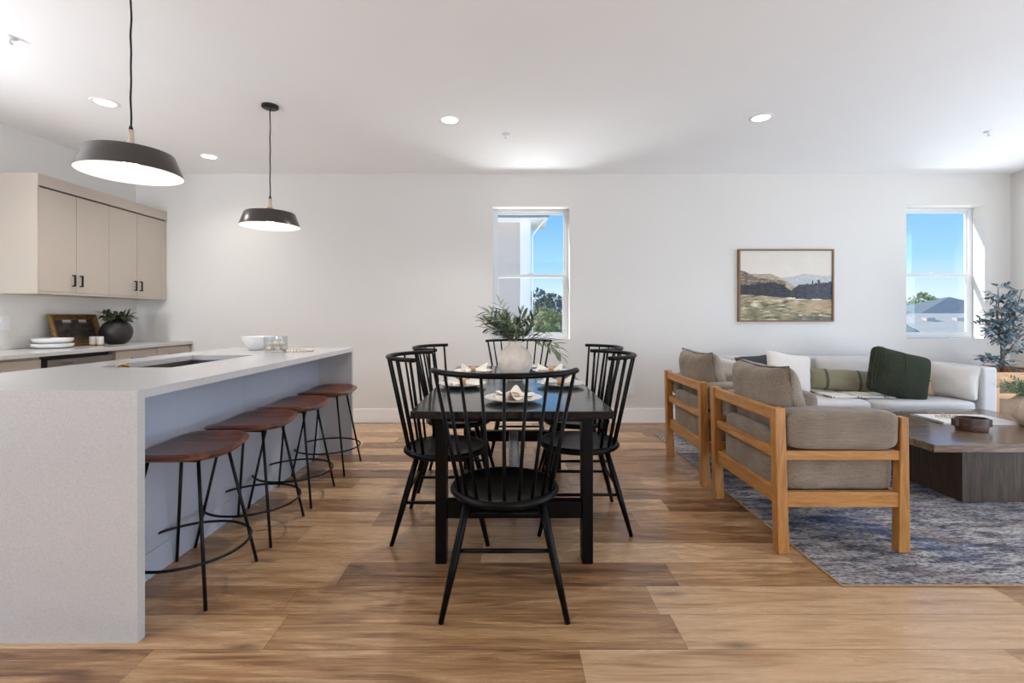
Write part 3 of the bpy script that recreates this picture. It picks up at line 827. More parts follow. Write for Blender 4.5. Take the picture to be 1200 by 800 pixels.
# ------------------------------------------------------------------ dining table
TX0, TX1, TY0, TY1, TZ = -.444, .469, 2.153, 4.15, .75
tb = thing('dining_table', 'long black wooden dining table with trestle base', 'dining table', (0, 0, 0))
MB().box(TX0, TX1, TY0, TY1, TZ - .034, TZ, .003).build('table_top', 'table_black', tb)
MB().box(-.352, .396, TY0 + .135, TY0 + .16, TZ - .075, TZ - .034, .002).build('apron', 'black_wood', tb)
for (ya, yb_) in ((2.285, 2.365), (3.70, 3.78)):
    for (xa, xb) in ((-.352, -.300), (.346, .397)):
        MB().box(xa, xb, ya, yb_, 0, TZ - .034, .003).build('leg', 'black_wood', tb)
    MB().box(-.300, .346, ya + .012, yb_ - .012, .212, .292, .003).build('crossbar', 'black_wood', tb)
MB().box(-.005, .065, 2.353, 3.712, .262, .292, .003).build('stretcher_beam', 'table_black', tb)
MB().box(-.352, .396, 3.70, 3.725, TZ - .075, TZ - .034, .002).build('apron', 'black_wood', tb)

# ------------------------------------------------------------------ dining chairs
def make_chair(x, y, rz, lab):
    c = thing('dining_chair', lab, 'dining chair', (x, y, 0), rz, 'black spindle dining chairs around the table')
    r = .233
    MB().lathe([(0, .418), (.20, .418), (.222, .424), (r, .434), (r + .001, .440), (r - .004, .450), (r - .012, .456), (r - .022, .4555), (.19, .449), (.10, .443), (0, .441)], 56).build('seat', 'black_wood', c)
    top = {}; foot = {}
    for sx_ in (-1, 1):
        for sy_ in (-1, 1):
            a, b = Vector((sx_ * .150, sy_ * .135, .425)), Vector((sx_ * .243, sy_ * .247, 0))
            pts = [a.lerp(b, t_) for t_ in (0, .3, .55, 1)]
            MB().tube([tuple(p) for p in pts], [.0155, .0165, .016, .0105], 12).build('leg', 'black_wood', c)
            top[sx_, sy_] = a; foot[sx_, sy_] = b
    def at(k, z): a, b = top[k], foot[k]; return a.lerp(b, (a.z - z) / a.z)
    for k1, k2, z in (((-1, -1), (1, -1), .247), ((-1, 1), (1, 1), .247), ((-1, -1), (-1, 1), .205), ((1, -1), (1, 1), .205)):
        a, b = at(k1, z), at(k2, z)
        MB().tube([tuple(a), tuple(a.lerp(b, .5)), tuple(b)], [.0075, .0095, .0075], 10).build('stretcher', 'black_wood', c)
    Rt, zr = .316, .966
    pts = []
    for k in range(33):
        an = R(-68 + 136 * k / 32)
        pts.append((Rt * math.sin(an), -Rt * math.cos(an), zr - .012))
    MB().tube(pts, .0115, 12, squash=(1.15, 1.0)).build('top_rail', 'black_wood', c)
    for k in range(9):
        an = R(-63 + 126 * k / 8)
        wide = .0085 if k in (0, 8) else .0070
        a = Vector((.208 * math.sin(an), -.208 * math.cos(an), .446)); b = Vector((Rt * math.sin(an), -Rt * math.cos(an), zr - .018))
        MB().tube([tuple(a), tuple(a.lerp(b, .35)), tuple(b)], [wide, wide * 1.1, wide * .85], 8).build('spindle', 'black_wood', c)
    return c
ch = [(-.02, 2.09, 0, 'black spindle back dining chair nearest the camera, seen from behind at the table end'),
      (-.357, 2.71, R(-90), 'nearer black spindle dining chair on the island side of the table'),
      (-.362, 3.45, R(-90), 'farther black spindle dining chair on the island side of the table'),
      (.405, 2.82, R(90), 'nearer black spindle dining chair on the armchair side of the table'),
      (.475, 3.43, R(91), 'farther black spindle dining chair on the armchair side of the table'),
      (.085, 4.25, R(180), 'black spindle dining chair at the far table end, below the window')]
c0 = make_chair(*ch[0])
for x, y, rz, lab in ch[1:]:
    q = copy_tree(c0); q.location = (x, y, 0); q.rotation_euler = (0, 0, rz); q['label'] = lab

# ------------------------------------------------------------------ table setting
def napkin_mesh(seed):
    m = MB()
    for side, L_, W_ in ((1, .10, .075), (-1, .075, .06)):
        n1, n2 = 12, 36; vs = []; fs = []
        for i in range(n1 + 1):
            s_ = i / n1
            for j in range(n2 + 1):
                a = (j / n2 - .5) * 2
                w = .014 + W_ * s_ ** .8
                ph = a * 8 + seed
                x_ = side * (.004 + L_ * s_ * (1 - .25 * a * a)) + .006 * s_ * math.sin(ph * 1.7)
                z_ = .024 + .020 * s_ * math.sin(ph) + .016 * s_ * math.sin(ph * .6 + 1) + .020 * s_ * (1 - a * a) + .003 * noise.noise(Vector((x_ * 40, a * 5, seed)))
                vs.append((x_, a * w, max(.010 + .003 * math.sin(ph), z_)))
        for i in range(n1):
            for j in range(n2):
                q = (i * (n2 + 1) + j, (i + 1) * (n2 + 1) + j, (i + 1) * (n2 + 1) + j + 1, i * (n2 + 1) + j + 1)
                fs.append(q if side > 0 else q[::-1])
        m.add(vs, fs, True)
    return m
def make_setting():
    p = MB().lathe([(0, 0), (.075, 0), (.085, .004), (.12, .012), (.143, .020), (.145, .023), (.141, .0235), (.118, .017), (.085, .009), (0, .008)], 56).build('dinner_plate', 'plate_glaze', sharp=60)
    tag(p, 'x', 'plate', 'dinner plates on the dining table')
    n = thing('napkin', 'x', 'napkin', (0, 0, 0), 0, 'napkins on the dinner plates')
    o = napkin_mesh(1.0).build('cloth', 'napkin_cloth', n)
    md = o.modifiers.new('thick', 'SOLIDIFY'); md.thickness = .003
    pr = []
    vs = []; 
    ring = MB()
    n_ = 28; prof = [(.021, -.018), (.025, -.018), (.025, .018), (.021, .018)]
    for k in range(n_):
        a = 2 * PI * k / n_
        for (r_, x_) in prof: vs.append((x_, r_ * math.cos(a), .026 + r_ * math.sin(a)))
    fs = []
    for k in range(n_):
        k2 = (k + 1) % n_
        for i in range(4):
            i2 = (i + 1) % 4; fs.append((k * 4 + i, k * 4 + i2, k2 * 4 + i2, k2 * 4 + i))
    ring.add(vs, fs, False).build('napkin_ring', 'ring_wood', n)
    return p, n
P0, N0 = make_setting()
sets = [(.02, 2.42, R(80), 'in front of the nearest chair'), (-.285, 2.93, R(10), 'before the nearer island side chair'),
        (.312, 2.95, R(170), 'before the nearer chair on the armchair side'), (-.275, 3.62, R(15), 'before the farther island side chair'),
        (.315, 3.62, R(165), 'before the farther chair on the armchair side'), (.09, 3.93, R(-70), 'behind the stone vase at the far table end')]
for i, (x, y, rz, w) in enumerate(sets):
    p = P0 if i == 0 else P0.copy(); n = N0
    if i: COL.objects.link(p); n = copy_tree(N0)
    p.location = (x, y, TZ + .0005); p['label'] = 'cream dinner plate ' + w
    if i == 0: n['label'] = 'crumpled white napkin on the plate nearest the camera'
    else: n['label'] = 'cream ringed napkin ' + w
    n.location = (x, y, TZ + .0065); n.rotation_euler = (0, 0, rz); n.scale = (1.05, 1.1, .85)

N0.scale = (1.12, 1.25, .72)
vz = MB().lathe([(0, 0), (.045, 0), (.052, .004), (.054, .018), (.062, .026), (.095, .058), (.113, .098), (.116, .130), (.108, .168), (.085, .203), (.062, .222), (.047, .234), (.0435, .252), (.046, .262), (.040, .262), (.037, .24), (0, .2)], 56).build('stone_vase', 'stone_vase', loc=(.037, 3.19, TZ + .0005))
tag(vz, 'round cream stone vase in the middle of the dining table', 'vase')
rnd = random.Random(11)
pt = thing('eucalyptus_stems', 'sage green leafy stems in the cream stone vase', 'plant', (.037, 3.19, TZ + .21))
lf, tw = MB(), MB()
for k in range(20):
    a = rnd.uniform(0, 2 * PI); e = rnd.uniform(.15, .75)
    sprig(lf, tw, (.012 * math.cos(a), .012 * math.sin(a), .0), (math.cos(a) * e * .8, math.sin(a) * e * .8, 1.0), rnd.uniform(.20, .33), 15, .022, .078, (math.cos(a) * .35, math.sin(a) * .35, -.25), rnd, .75)
for (dx, dy, L_, cz) in ((1.0, -.2, .31, -1.7), (.9, -.5, .34, -2.1), (.8, .1, .30, -1.1), (-.9, .1, .27, -.3), (-.8, -.4, .24, -.7)):
    sprig(lf, tw, (.01 * dx, 0, .01), (dx * .55, dy * .4, .9), L_, 14, .026, .085, (dx * .8, dy * .3, cz), rnd, .6)
lf.build('foliage', 'leaf_sage', pt); tw.build('twigs', 'twig', pt)

# ------------------------------------------------------------------ rug
rg = thing('area_rug', 'distressed blue and grey area rug under the coffee table', 'rug', (0, 0, 0))
RG = (1.440, 5.05, 2.09, 4.78)
MB().box(RG[0] + .008, RG[1] - .008, RG[2] + .008, RG[3] - .008, .0005, .0085, .001).build('pile', 'rug_weave', rg)
m = MB()
m.tube([(RG[0] + .006, RG[2] + .006, .005), (RG[1] - .006, RG[2] + .006, .005), (RG[1] - .006, RG[3] - .006, .005), (RG[0] + .006, RG[3] - .006, .005)], .0045, 6, closed=True)
m.build('edge_binding', 'rug_edge', rg)
ZR = .0085

# ------------------------------------------------------------------ cushions
def puff_fn(sx, sy, sz, k):
    def f(co):
        u = min(1, abs(co.x / sx)); w = min(1, abs(co.z / sz))
        th = ((1 - u ** 2.4) * (1 - w ** 2.4)) ** .55
        pin = 1 - .05 * k * (1 - (u * w)) * (u + w) / 2
        return Vector((co.x * (1 - .06 * k * (1 - w ** 2) * 0 - .075 * k * (u ** 5) * (1 - w ** 2)), co.y * (.10 + .90 * th), co.z * (1 - .075 * k * (w ** 6) * (1 - u ** 2))))
    return f
def pillow(name, mat, w, h, t_, mtx, parent=None, wr=.008, seed=1, piping=None, n=18, k=1.5):
    """pillow standing in XZ, thickness in Y"""
    m = MB().supel(w / 2, t_ / 2, h / 2, 7, n, mat=None, wr=wr, seed=seed, puff=puff_fn(w / 2, t_ / 2, h / 2, k))
    o = m.build(name, mat, parent)
    o.matrix_local = mtx
    if piping:
        pts = []
        N = 15
        def P(u, w_):
            f = puff_fn(w / 2, t_ / 2, h / 2, k); 
            q = f(Vector((u * w / 2, 0, w_ * h / 2))); return (q.x * .997, 0.0, q.z * .997)
        c_ = .97
        for i in range(N): pts.append(P(-c_ + 2 * c_ * i / N, -1))
        for i in range(N): pts.append(P(1, -c_ + 2 * c_ * i / N))
        for i in range(N): pts.append(P(c_ - 2 * c_ * i / N, 1))
        for i in range(N): pts.append(P(-1, c_ - 2 * c_ * i / N))
        MB().tube(pts, .0045, 6, closed=True).build('piping', piping, o)
    return o
def TR(x, y, z, rz=0, rx=0, ry=0):
    return Matrix.Translation((x, y, z)) @ Matrix.Rotation(R(rz), 4, 'Z') @ Matrix.Rotation(R(rx), 4, 'X') @ Matrix.Rotation(R(ry), 4, 'Y')

# ------------------------------------------------------------------ armchairs (face +X)
def make_armchair(y0, lab):
    c = thing('armchair', lab, 'armchair', (1.33, y0, 0), 0, 'oak framed armchairs with taupe cushions')
    W_, D_ = .775, .645     # width in y, depth in x
    def legprism(xb0, xb1, xt0, xt1, ya, yb_, z1, z0=0.0):
        vs = [(xb0, ya, z0), (xb1, ya, z0), (xb1, yb_, z0), (xb0, yb_, z0), (xt0, ya, z1), (xt1, ya, z1), (xt1, yb_, z1), (xt0, yb_, z1)]
        fs = [(3, 2, 1, 0), (4, 5, 6, 7), (0, 1, 5, 4), (1, 2, 6, 5), (2, 3, 7, 6), (3, 0, 4, 7)]
        o = MB().add(vs, fs, False).build('leg', 'oak_z', c)
        md = o.modifiers.new('soft', 'BEVEL'); md.width = .005; md.segments = 2
    T = .052
    for (ya, yb_) in ((0, T), (W_ - T, W_)):
        legprism(-.006, .052, -.022, .030, ya, yb_, .722)
        legprism(.590, .648, .600, .638, ya, yb_, .676, ZR if True else 0)
        inner = (ya + .008, yb_ - .008)
        MB().box(.045, .596, inner[0], inner[1], .230, .306, .005).build('seat_rail', 'oak_x', c)
        MB().box(.034, .606, inner[0], inner[1], .463, .511, .005).build('arm_rail', 'oak_x', c)
    for (za, zb_, xo) in ((.655, .716, -.012), (.463, .511, 0), (.232, .314, .008)):
        MB().box(xo, xo + .032, T, W_ - T, za, zb_, .005).build('back_rail', 'oak_y', c)
    MB().box(.597, .627, T, W_ - T, .232, .300, .005).build('front_rail', 'oak_y', c)
    m = MB()
    for k in range(7):
        xx = .085 + k * .075; m.box(xx, xx + .05, T - .01, W_ - T + .01, .262, .280, .003)
    m.build('seat_slats', 'oak_y', c)
    # cushions
    MB().supel(.302, .335, .108, 9, 18, mat=TR(.330, W_ / 2, .393), wr=.007, seed=4).build('seat_cushion', 'taupe_linen', c)
    for s, yy in ((0, .072), (1, W_ - .072)):
        MB().supel(.282, .088, .097, 6, 18, mat=TR(.318, yy, .611), wr=.004, seed=6 + s).build('arm_cushion', 'taupe_linen', c)
    pillow('back_cushion', 'taupe_linen', .60, .47, .25, TR(.150, W_ / 2 - .0, .69, -90, 12), c, wr=.010, seed=3, piping='piping', k=1.6)
    MB().supel(.030, .270, .150, 6, 12, mat=TR(.052, W_ / 2, .44, 0, 0, 0), wr=.003, seed=9).build('back_pad', 'taupe_linen', c)
    return c
a1 = make_armchair(2.375, 'nearer oak armchair with taupe linen cushions, at the rug corner')
a2 = copy_tree(a1); a2.location = (1.335, 3.322, 0); a2['label'] = 'farther oak armchair with taupe linen cushions, behind the nearer armchair'

# ------------------------------------------------------------------ sofa
so = thing('sofa', 'long low light grey linen sofa against the back wall', 'sofa', (0, 0, 0))
SX0, SX1, SY0, SY1 = 2.12, 4.155, 4.10, 5.22
AW = .125
def rb(name, x0, x1, y0, y1, z0, z1, e, par, mat='sofa_linen', wr=.004, seed=1, n=14, bev=.03):
    m = MB().supel((x1 - x0) / 2, (y1 - y0) / 2, (z1 - z0) / 2, e, n, mat=Matrix.Translation(((x0 + x1) / 2, (y0 + y1) / 2, (z0 + z1) / 2)), wr=wr, seed=seed)
    return m.build(name, mat, par)
MB().box(SX0 + AW, SX1 - AW, SY0 + .03, SY1 - .16, .07, .275, .02, seg=3).build('base', 'sofa_linen', so)
MB().box(SX0 + AW - .001, SX1 - AW + .001, SY1 - .17, SY1, .07, .755, .025, seg=4).build('backrest', 'sofa_linen', so)
for (a, b) in ((SX0, SX0 + AW), (SX1 - AW, SX1)):
    MB().box(a, b, SY0, SY1, .07, .742, .022, seg=4).build('arm', 'sofa_linen', so)
xm = (SX0 + SX1) / 2
rb('seat_cushion', SX0 + AW + .002, xm - .003, SY0 + .0, SY1 - .17, .268, .455, 9, so, seed=2)
rb('seat_cushion', xm + .003, SX1 - AW - .002, SY0 + .0, SY1 - .17, .268, .455, 9, so, seed=5)
for x_ in (SX0 + .06, SX1 - .06):
    for y_ in (SY0 + .06, SY1 - .06): MB().lathe([(0, ZR), (.016, ZR), (.022, .074), (0, .074)], 14, c=(x_, y_, 0 if y_ < 4.7 else -ZR)).build('foot', 'bowl_wood', so)
def throw(name, mat, w, h, t_, loc, rz, rx, ry, lab, cat='cushion', **kw):
    o = pillow(name, mat, w, h, t_, TR(*loc, rz, rx, ry), None, **kw)
    tag(o, lab, cat, kw.get('group')); return o
ZS = .455
def tp(name, mat, w, h, t_, x, y, rz, rx, ry, lab, z=None, **kw):
    # rest on seat
    zz = ZS + (h / 2 * math.cos(R(rx)) * math.cos(R(ry)) + w / 2 * abs(math.sin(R(ry)))) - .012 if z is None else z
    o = pillow(name, mat, w, h, t_, TR(x, y, zz, rz, rx, ry), None, **kw)
    tag(o, lab, 'cushion', 'loose cushions on the sofa'); return o
def seam(par, w, h, t_, k, vertical, at_):
    f = puff_fn(w / 2, t_ / 2, h / 2, k); pts = []
    for i in range(25):
        q = -.90 + 1.80 * i / 24; u, v_ = (at_, q) if vertical else (q, at_)
        c_ = f(Vector((u * w / 2, -t_ / 2, v_ * h / 2))); pts.append((c_.x, c_.y * .985, c_.z))
    MB().tube(pts, .0055, 6).build('seam', 'green_knit', par)
tp('throw_pillow', 'cream_linen', .60, .34, .19, 3.42, 4.93, 2, -12, 0, 'pale grey linen cushion behind the olive striped one', seed=11, k=1.2)
tp('lumbar_pillow', 'olive_stripe', .64, .22, .15, 3.14, 4.58, -4, -18, 4, 'olive lumbar cushion with dark stripes, low on the sofa', seed=12)
kp = tp('knit_pillow', 'green_knit', .55, .43, .22, 3.44, 4.26, 2, -8, 14, 'large dark green knitted cushion tilted in the middle of the sofa', seed=13, wr=.006, k=1.0, z=.455 + .207)
seam(kp, .55, .43, .22, 1.0, True, -.12); seam(kp, .55, .43, .22, 1.0, False, .0)
tp('throw_pillow', 'peach_linen', .27, .30, .13, 3.785, 4.43, 0, -14, 0, 'peach cushion peeking out right of the green knitted one', seed=14)
tp('throw_pillow', 'white_linen', .42, .31, .17, 3.935, 4.30, -66, -12, 3, 'white cushion leaning against the right arm of the sofa', seed=15)
tp('throw_pillow', 'charcoal_linen', .44, .34, .16, 2.50, 4.82, -2, -12, -6, 'charcoal cushion seen above the nearer armchair back', seed=16)
tp('throw_pillow', 'white_linen', .42, .38, .18, 2.60, 4.50, 0, -16, 9, 'white cushion leaning at the left of the sofa', seed=17)
# folded throw on the sofa seat
m = MB(); n1, n2 = 30, 14; vs = []; fs = []
for i in range(n1 + 1):
    for j in range(n2 + 1):
        x_ = i / n1 * .58 - .29; s_ = j / n2
        y_ = -.13 + .32 * s_; z_ = .012 + .010 * noise.noise(Vector((x_ * 9, s_ * 3, 2)))
        vs.append((x_, y_, z_))
for i in range(n1):
    for j in range(n2): fs.append((i * (n2 + 1) + j, (i + 1) * (n2 + 1) + j, (i + 1) * (n2 + 1) + j + 1, i * (n2 + 1) + j + 1))
tbk = m.add(vs, fs).build('throw_blanket', 'striped_throw', loc=(3.12, 4.38, ZS + .004))
md = tbk.modifiers.new('thick', 'SOLIDIFY'); md.thickness = .014
tag(tbk, 'cream striped throw blanket lying under the olive lumbar cushion', 'blanket')
pillow('x', 'white_linen', .01, .01, .01, TR(0, 0, -50)) if False else None

# ------------------------------------------------------------------ coffee table
ct = thing('coffee_table', 'low dark wood coffee table with slab top on a box base', 'coffee table', (0, 0, 0))
CZ = .404
MB().box(2.555, 3.95, 2.90, 4.02, CZ - .048, CZ, .003).build('table_top', 'coffee_wood', ct)
MB().box(2.845, 3.66, 3.03, 3.89, ZR, CZ - .048, .003).build('pedestal_base', 'coffee_base_wood', ct)
# wood bowl
wb = thing('wooden_bowl', 'small dark wooden bowl with handles on the coffee table', 'bowl', (3.135, 3.27, CZ + .0005), R(-8))
o = MB().lathe([(0, 0), (.086, 0), (.092, .004), (.094, .010), (.096, .084), (.086, .085), (.082, .016), (0, .012)], 40).build('bowl', 'bowl_wood', wb, sharp=40)
o.scale = (1, .72, 1)
for s in (-1, 1): MB().box(s * .100 - .012, s * .100 + .012, -.022, .022, .026, .078, .004).build('handle', 'bowl_wood', wb)
# open notebook
nb = thing('spiral_book', 'open white book with green spiral edge lying on the coffee table', 'book', (3.38, 3.585, CZ + .0005), R(-3))
MB().box(-.27, .27, -.16, .16, 0, .012, .002).build('pages', 'paper', nb)
MB().box(-.272, .272, -.162, .162, 0, .003, .001).build('cover', 'white_ceramic', nb)
m = MB()
for k in range(34):
    yy = -.155 + .31 * k / 33
    m.tube([(-.275 + .009 * math.cos(a), yy, .009 + .009 * math.sin(a)) for a in [2 * PI * q / 8 for q in range(8)]], .0015, 4, closed=True)
m.build('spiral_binding', 'spiral_wire', nb)
# bead tassel
gb2 = thing('bead_strand', 'small strand of cream beads draped on the open book', 'beads', (3.22, 3.60, CZ + .0135))
pts = []
for k in range(22):
    a = k * .55; pts.append((.05 * math.cos(a) * (1 - k / 60) + .012 * k * .3, .035 * math.sin(a), .008 + .0008 * k))
MB().tube(pts, .0012, 5).build('string', 'twig', gb2)
b0 = None
for q in pts:
    if b0 is None: b0 = MB().lathe([(0, -.008), (.006, -.005), (.008, 0), (.006, .005), (0, .008)], 10).build('bead', 'bead_cream', gb2, loc=q)
    else:
        c_ = b0.copy(); COL.objects.link(c_); c_.location = q
# ribbed vase
rv = MB().lathe([(0, 0), (.085, 0), (.10, .006), (.140, .045), (.168, .095), (.170, .125), (.153, .170), (.115, .205), (.085, .218), (.078, .224), (.066, .222), (.06, .20), (0, .18)], 120, rib=36, ribamp=.03).build('ribbed_vase', 'terra_vase', loc=(3.70, 3.36, CZ + .0005))
tag(rv, 'squat ribbed clay vase on the coffee table at the right frame edge', 'vase')
pt = thing('table_plant', 'feathery green foliage in the ribbed clay vase', 'plant', (3.70, 3.36, CZ + .19))
lf, tw = MB(), MB(); rnd = random.Random(21)
for k in range(46):
    a = rnd.uniform(0, 2 * PI); e = rnd.uniform(.3, 1.6)
    sprig(lf, tw, (.03 * math.cos(a), .03 * math.sin(a), .0), (math.cos(a) * e, math.sin(a) * e, 1.0), rnd.uniform(.14, .23), 14, .010, .038, (math.cos(a) * .4, math.sin(a) * .4, -.3), rnd, .7)
lf.build('foliage', 'leaf_succulent', pt); tw.build('twigs', 'twig', pt)

# ------------------------------------------------------------------ plant stand + tree in the corner
ps = thing('plant_stand', 'oak frame plant stand in the back right corner, right of the sofa', 'plant stand', (0, 0, 0))
PX0, PX1, PY0, PY1, PZ = 4.45, 5.20, 4.42, 5.10, .665
for x_ in (PX0, PX1 - .045):
    for y_ in (PY0, PY1 - .045): MB().box(x_, x_ + .045, y_, y_ + .045, ZR if y_ < 4.7 else 0, PZ, .004).build('leg', 'oak_z', ps)
for (za, zb_) in ((PZ - .10, PZ - .002), (.42, .47), (.15, .20)):
    for y_ in (PY0 + .008, PY1 - .037): MB().box(PX0 + .045, PX1 - .045, y_, y_ + .028, za, zb_, .004).build('rail', 'oak_x', ps)
    for x_ in (PX0 + .008, PX1 - .037): MB().box(x_, x_ + .028, PY0 + .045, PY1 - .045, za, zb_, .004).build('rail', 'oak_y', ps)
m = MB()
for k in range(8): m.box(PX0 + .05 + k * .083, PX0 + .05 + k * .083 + .07, PY0 + .037, PY1 - .037, .185, .20, .002)
m.build('shelf_slats', 'oak_y', ps)
pot = thing('tree_pot', 'beige clay pot inside the oak plant stand', 'pot', (4.86, 4.76, .2005))
MB().lathe([(0, 0), (.13, 0), (.14, .006), (.18, .12), (.20, .30), (.205, .40), (.19, .40), (.185, .36), (0, .36)], 40).build('pot', 'pot_clay', pot, sharp=50)
MB().lathe([(0, .372), (.1855, .372), (.1855, .362)], 32).build('soil', 'soil', pot)
tr = thing('olive_tree', 'slim olive tree with blue green leaves in the back right corner', 'tree', (4.86, 4.76, .572))
lf, tk = MB(), MB(); rnd = random.Random(31)
tk.tube([(0, 0, 0), (.012, 0, .10), (.02, .01, .25), (.005, .0, .36), (-.02, .01, .47)], [.021, .019, .017, .015, .011], 10)
br = [((.018, .005, .27), (.5, -.1, 1), .50), ((.0, 0, .36), (-.35, -.05, 1), .40), ((-.02, .01, .47), (-.05, .2, 1), .42), ((.02, 0, .2), (.9, .15, .9), .42),
      ((-.02, .01, .45), (.35, -.3, 1), .44), ((.012, 0, .12), (-.9, -.1, .35), .13), ((0, 0, .38), (-.8, .1, .7), .22), ((.01, 0, .3), (.3, .5, .9), .4)]
for (p0, d0, L_) in br:
    p = Vector(p0); d = Vector(d0).normalized(); pts = [p.copy()]
    for i in range(6):
        d = (d + Vector((rnd.uniform(-.15, .15), rnd.uniform(-.15, .15), .08))).normalized(); p = p + d * L_ / 6; pts.append(p.copy())
    tk.tube([tuple(q) for q in pts], [.008 * (1 - .1 * i) for i in range(7)], 6)
    for i in range(1, 7):
        for s_ in range(3 if L_ > .2 else 2):
            a = rnd.uniform(0, 2 * PI)
            sprig(lf, tk, pts[i], (math.cos(a), math.sin(a), rnd.uniform(-.1, .6)), rnd.uniform(.08, .14), 5, .026, .062, (0, 0, -.3), rnd, .65, .0016, 4)
lf.v = [(min(x, .67), min(y, .56), z) for x, y, z in lf.v]
tk.build('trunk', 'bark', tr); lf.build('foliage', 'leaf_olive', tr)

# ------------------------------------------------------------------ landscape picture on wall
pc = thing('landscape_picture', 'framed landscape painting of hills and dark trees on the back wall', 'picture', (3.051, YB - .001, 1.518))
frame_mold(1.052, .80, .018, .035, 'frame_wood', pc, prof=[(0, 0), (0, .035), (1, .035), (1, .0)])
def land(u, v_):
    n = fbm(u * 6, v_ * 6, 1); n2 = fbm(u * 22, v_ * 40, 5)
    ridge1 = .63 + .07 * math.exp(-((u - .02) / .12) ** 2) + .02 * fbm(u * 8, 0, 2)
    ridge2 = .665 + .012 * fbm(u * 6, 0, 7) - .85 * max(0, u - .34) ** 1.15
    ridge3 = .615 + .05 * math.exp(-((u - .72) / .12) ** 2) + .03 * math.exp(-((u - .98) / .15) ** 2) + .012 * fbm(u * 14, 0, 12)
    tree = .50 + .04 * math.exp(-((u - .3) / .16) ** 2) - .07 * math.exp(-((u - .55) / .06) ** 2) + .07 * max(0, u - .6) * 1.6 + .05 * abs(fbm(u * 26, 0, 3)) + .03 * fbm(u * 70, 0, 4) + (.045 if abs(u - .855) < .012 or abs(u - .79) < .010 else 0)
    tb_ = .375 - .055 * min(1, u / .5) - .02 * (u > .6)
    sky = lerp((226, 214, 198), (214, 208, 200), v_ * 1.2 - .3 + n * .3)
    c_ = lerp(sky, (232, 226, 214), max(0, n) * .8)
    if v_ < ridge3: c_ = lerp((168, 172, 178), (206, 204, 202), n2 * 1.5 + .4 + (v_ - .5) * 1)
    if v_ < ridge2: c_ = lerp((150, 136, 118), (188, 172, 150), n2 * 1.5 + .5)
    if v_ < ridge1 + .02 - .18 * u and u < .5: c_ = lerp((92, 82, 74), (172, 148, 124), n2 * 1.8 + .45)
    if v_ < tree: c_ = lerp((40, 38, 44), (78, 84, 98), n2 * 1.0 + .15 + max(0, min(.5, (u - .5) * 1.5)))
    if v_ < tb_ + .02 * fbm(u * 9, 0, 8):
        c_ = lerp((112, 106, 76), (176, 160, 128), n * 1.4 + .5 + (.25 if v_ > tb_ - .06 else 0))
        s_ = fbm(u * 9, v_ * 34, 20)
        if s_ > .10: c_ = lerp(c_, (226, 212, 186), (s_ - .10) * 4)
        if s_ < -.08: c_ = lerp(c_, (74, 74, 52), (-s_ - .08) * 4)
        c_ = lerp(c_, (186, 158, 126), .7 * max(0, min(1, (u - .58 + .3 * n) * 6)) * max(0, min(1, (.34 - v_) * 12)) * max(0, min(1, (v_ - .08 + .15 * n) * 12)))
        c_ = lerp(c_, (78, 78, 66), .7 * max(0, min(1, (u - .5 + .4 * n) * 5)) * max(0, min(1, (.10 - v_ + .15 * n2) * 12)))
    if abs(v_ - tb_ + .004 * n2) < .007 + .012 * n and (.5 < u < .72 or .78 < u < .9): c_ = (222, 214, 200)
    return c_
paint_grid('canvas', 1.052 - .030, .80 - .030, land, 240, 180, pc, Matrix.Translation((0, -.022, 0)))
MB().box(-.505, .505, -.018, 0, -.38, .38).build('backing_board', 'frame_wood', pc)

# ------------------------------------------------------------------ outside
GZ = -3.3
struct('ground_outside', MB().box(-300, 500, 7.0, 700, GZ - .5, GZ), 'terrain')
m = MB(); vs = []; n = 60
for i in range(n + 1):
    x_ = -400 + 1100 * i / n; hgt = 18 + 8 * fbm(x_ * .006, 0, 4)
    vs += [(x_, 560, GZ), (x_, 620, hgt), (x_, 700, GZ)]
fs = []
for i in range(n): o = i * 3; fs += [(o, o + 3, o + 4, o + 1), (o + 1, o + 4, o + 5, o + 2)]
struct('hills_outside', MB().add(vs, fs), 'hill_haze')
# neighbouring house seen through window_1
hs = thing('house', 'grey sided house with white corner board outside the dining room window', 'house', (0, 0, 0))
HX, HY = .375, 9.0
m = MB()
z = GZ
while z < 2.85:
    zt_ = min(z + .13, 2.93)
    m.prism([(HY, z), (HY - .011, z), (HY - .005, zt_), (HY, zt_)], 'x', -4.0, HX - .16); z += .13
m.box(-4.0, HX - .02, HY, 9.6, GZ, 2.95)
m.build('wall', 'siding_grey', hs)
MB().box(HX - .18, HX, HY - .04, HY + .0, GZ, 2.93, .004).build('corner_board', 'trim_paint', hs)
MB().box(HX, HX + .02, HY - .04, HY + .14, GZ, 2.93, .004).build('corner_board', 'trim_paint', hs)
MB().prism([(-4.3, 2.97), (.70, 2.97), (.70, 3.06), (-4.3, 5.0)], 'y', HY - .36, 9.8).build('roof', 'roof_grey', hs)
MB().box(-4.3, .71, HY - .42, HY - .36, 2.95, 3.06, .004).build('fascia', 'fascia_grey', hs)
MB().box(-4.3, .69, HY - .36, 9.75, 2.93, 2.97).build('soffit', 'trim_paint', hs)
MB().tube([(.66, HY - .34, 2.94), (.46, HY - .1, 2.72), (HX + .05, HY - .08, 2.66), (HX + .05, HY - .08, GZ)], .014, 8).build('downpipe', 'trim_paint', hs)
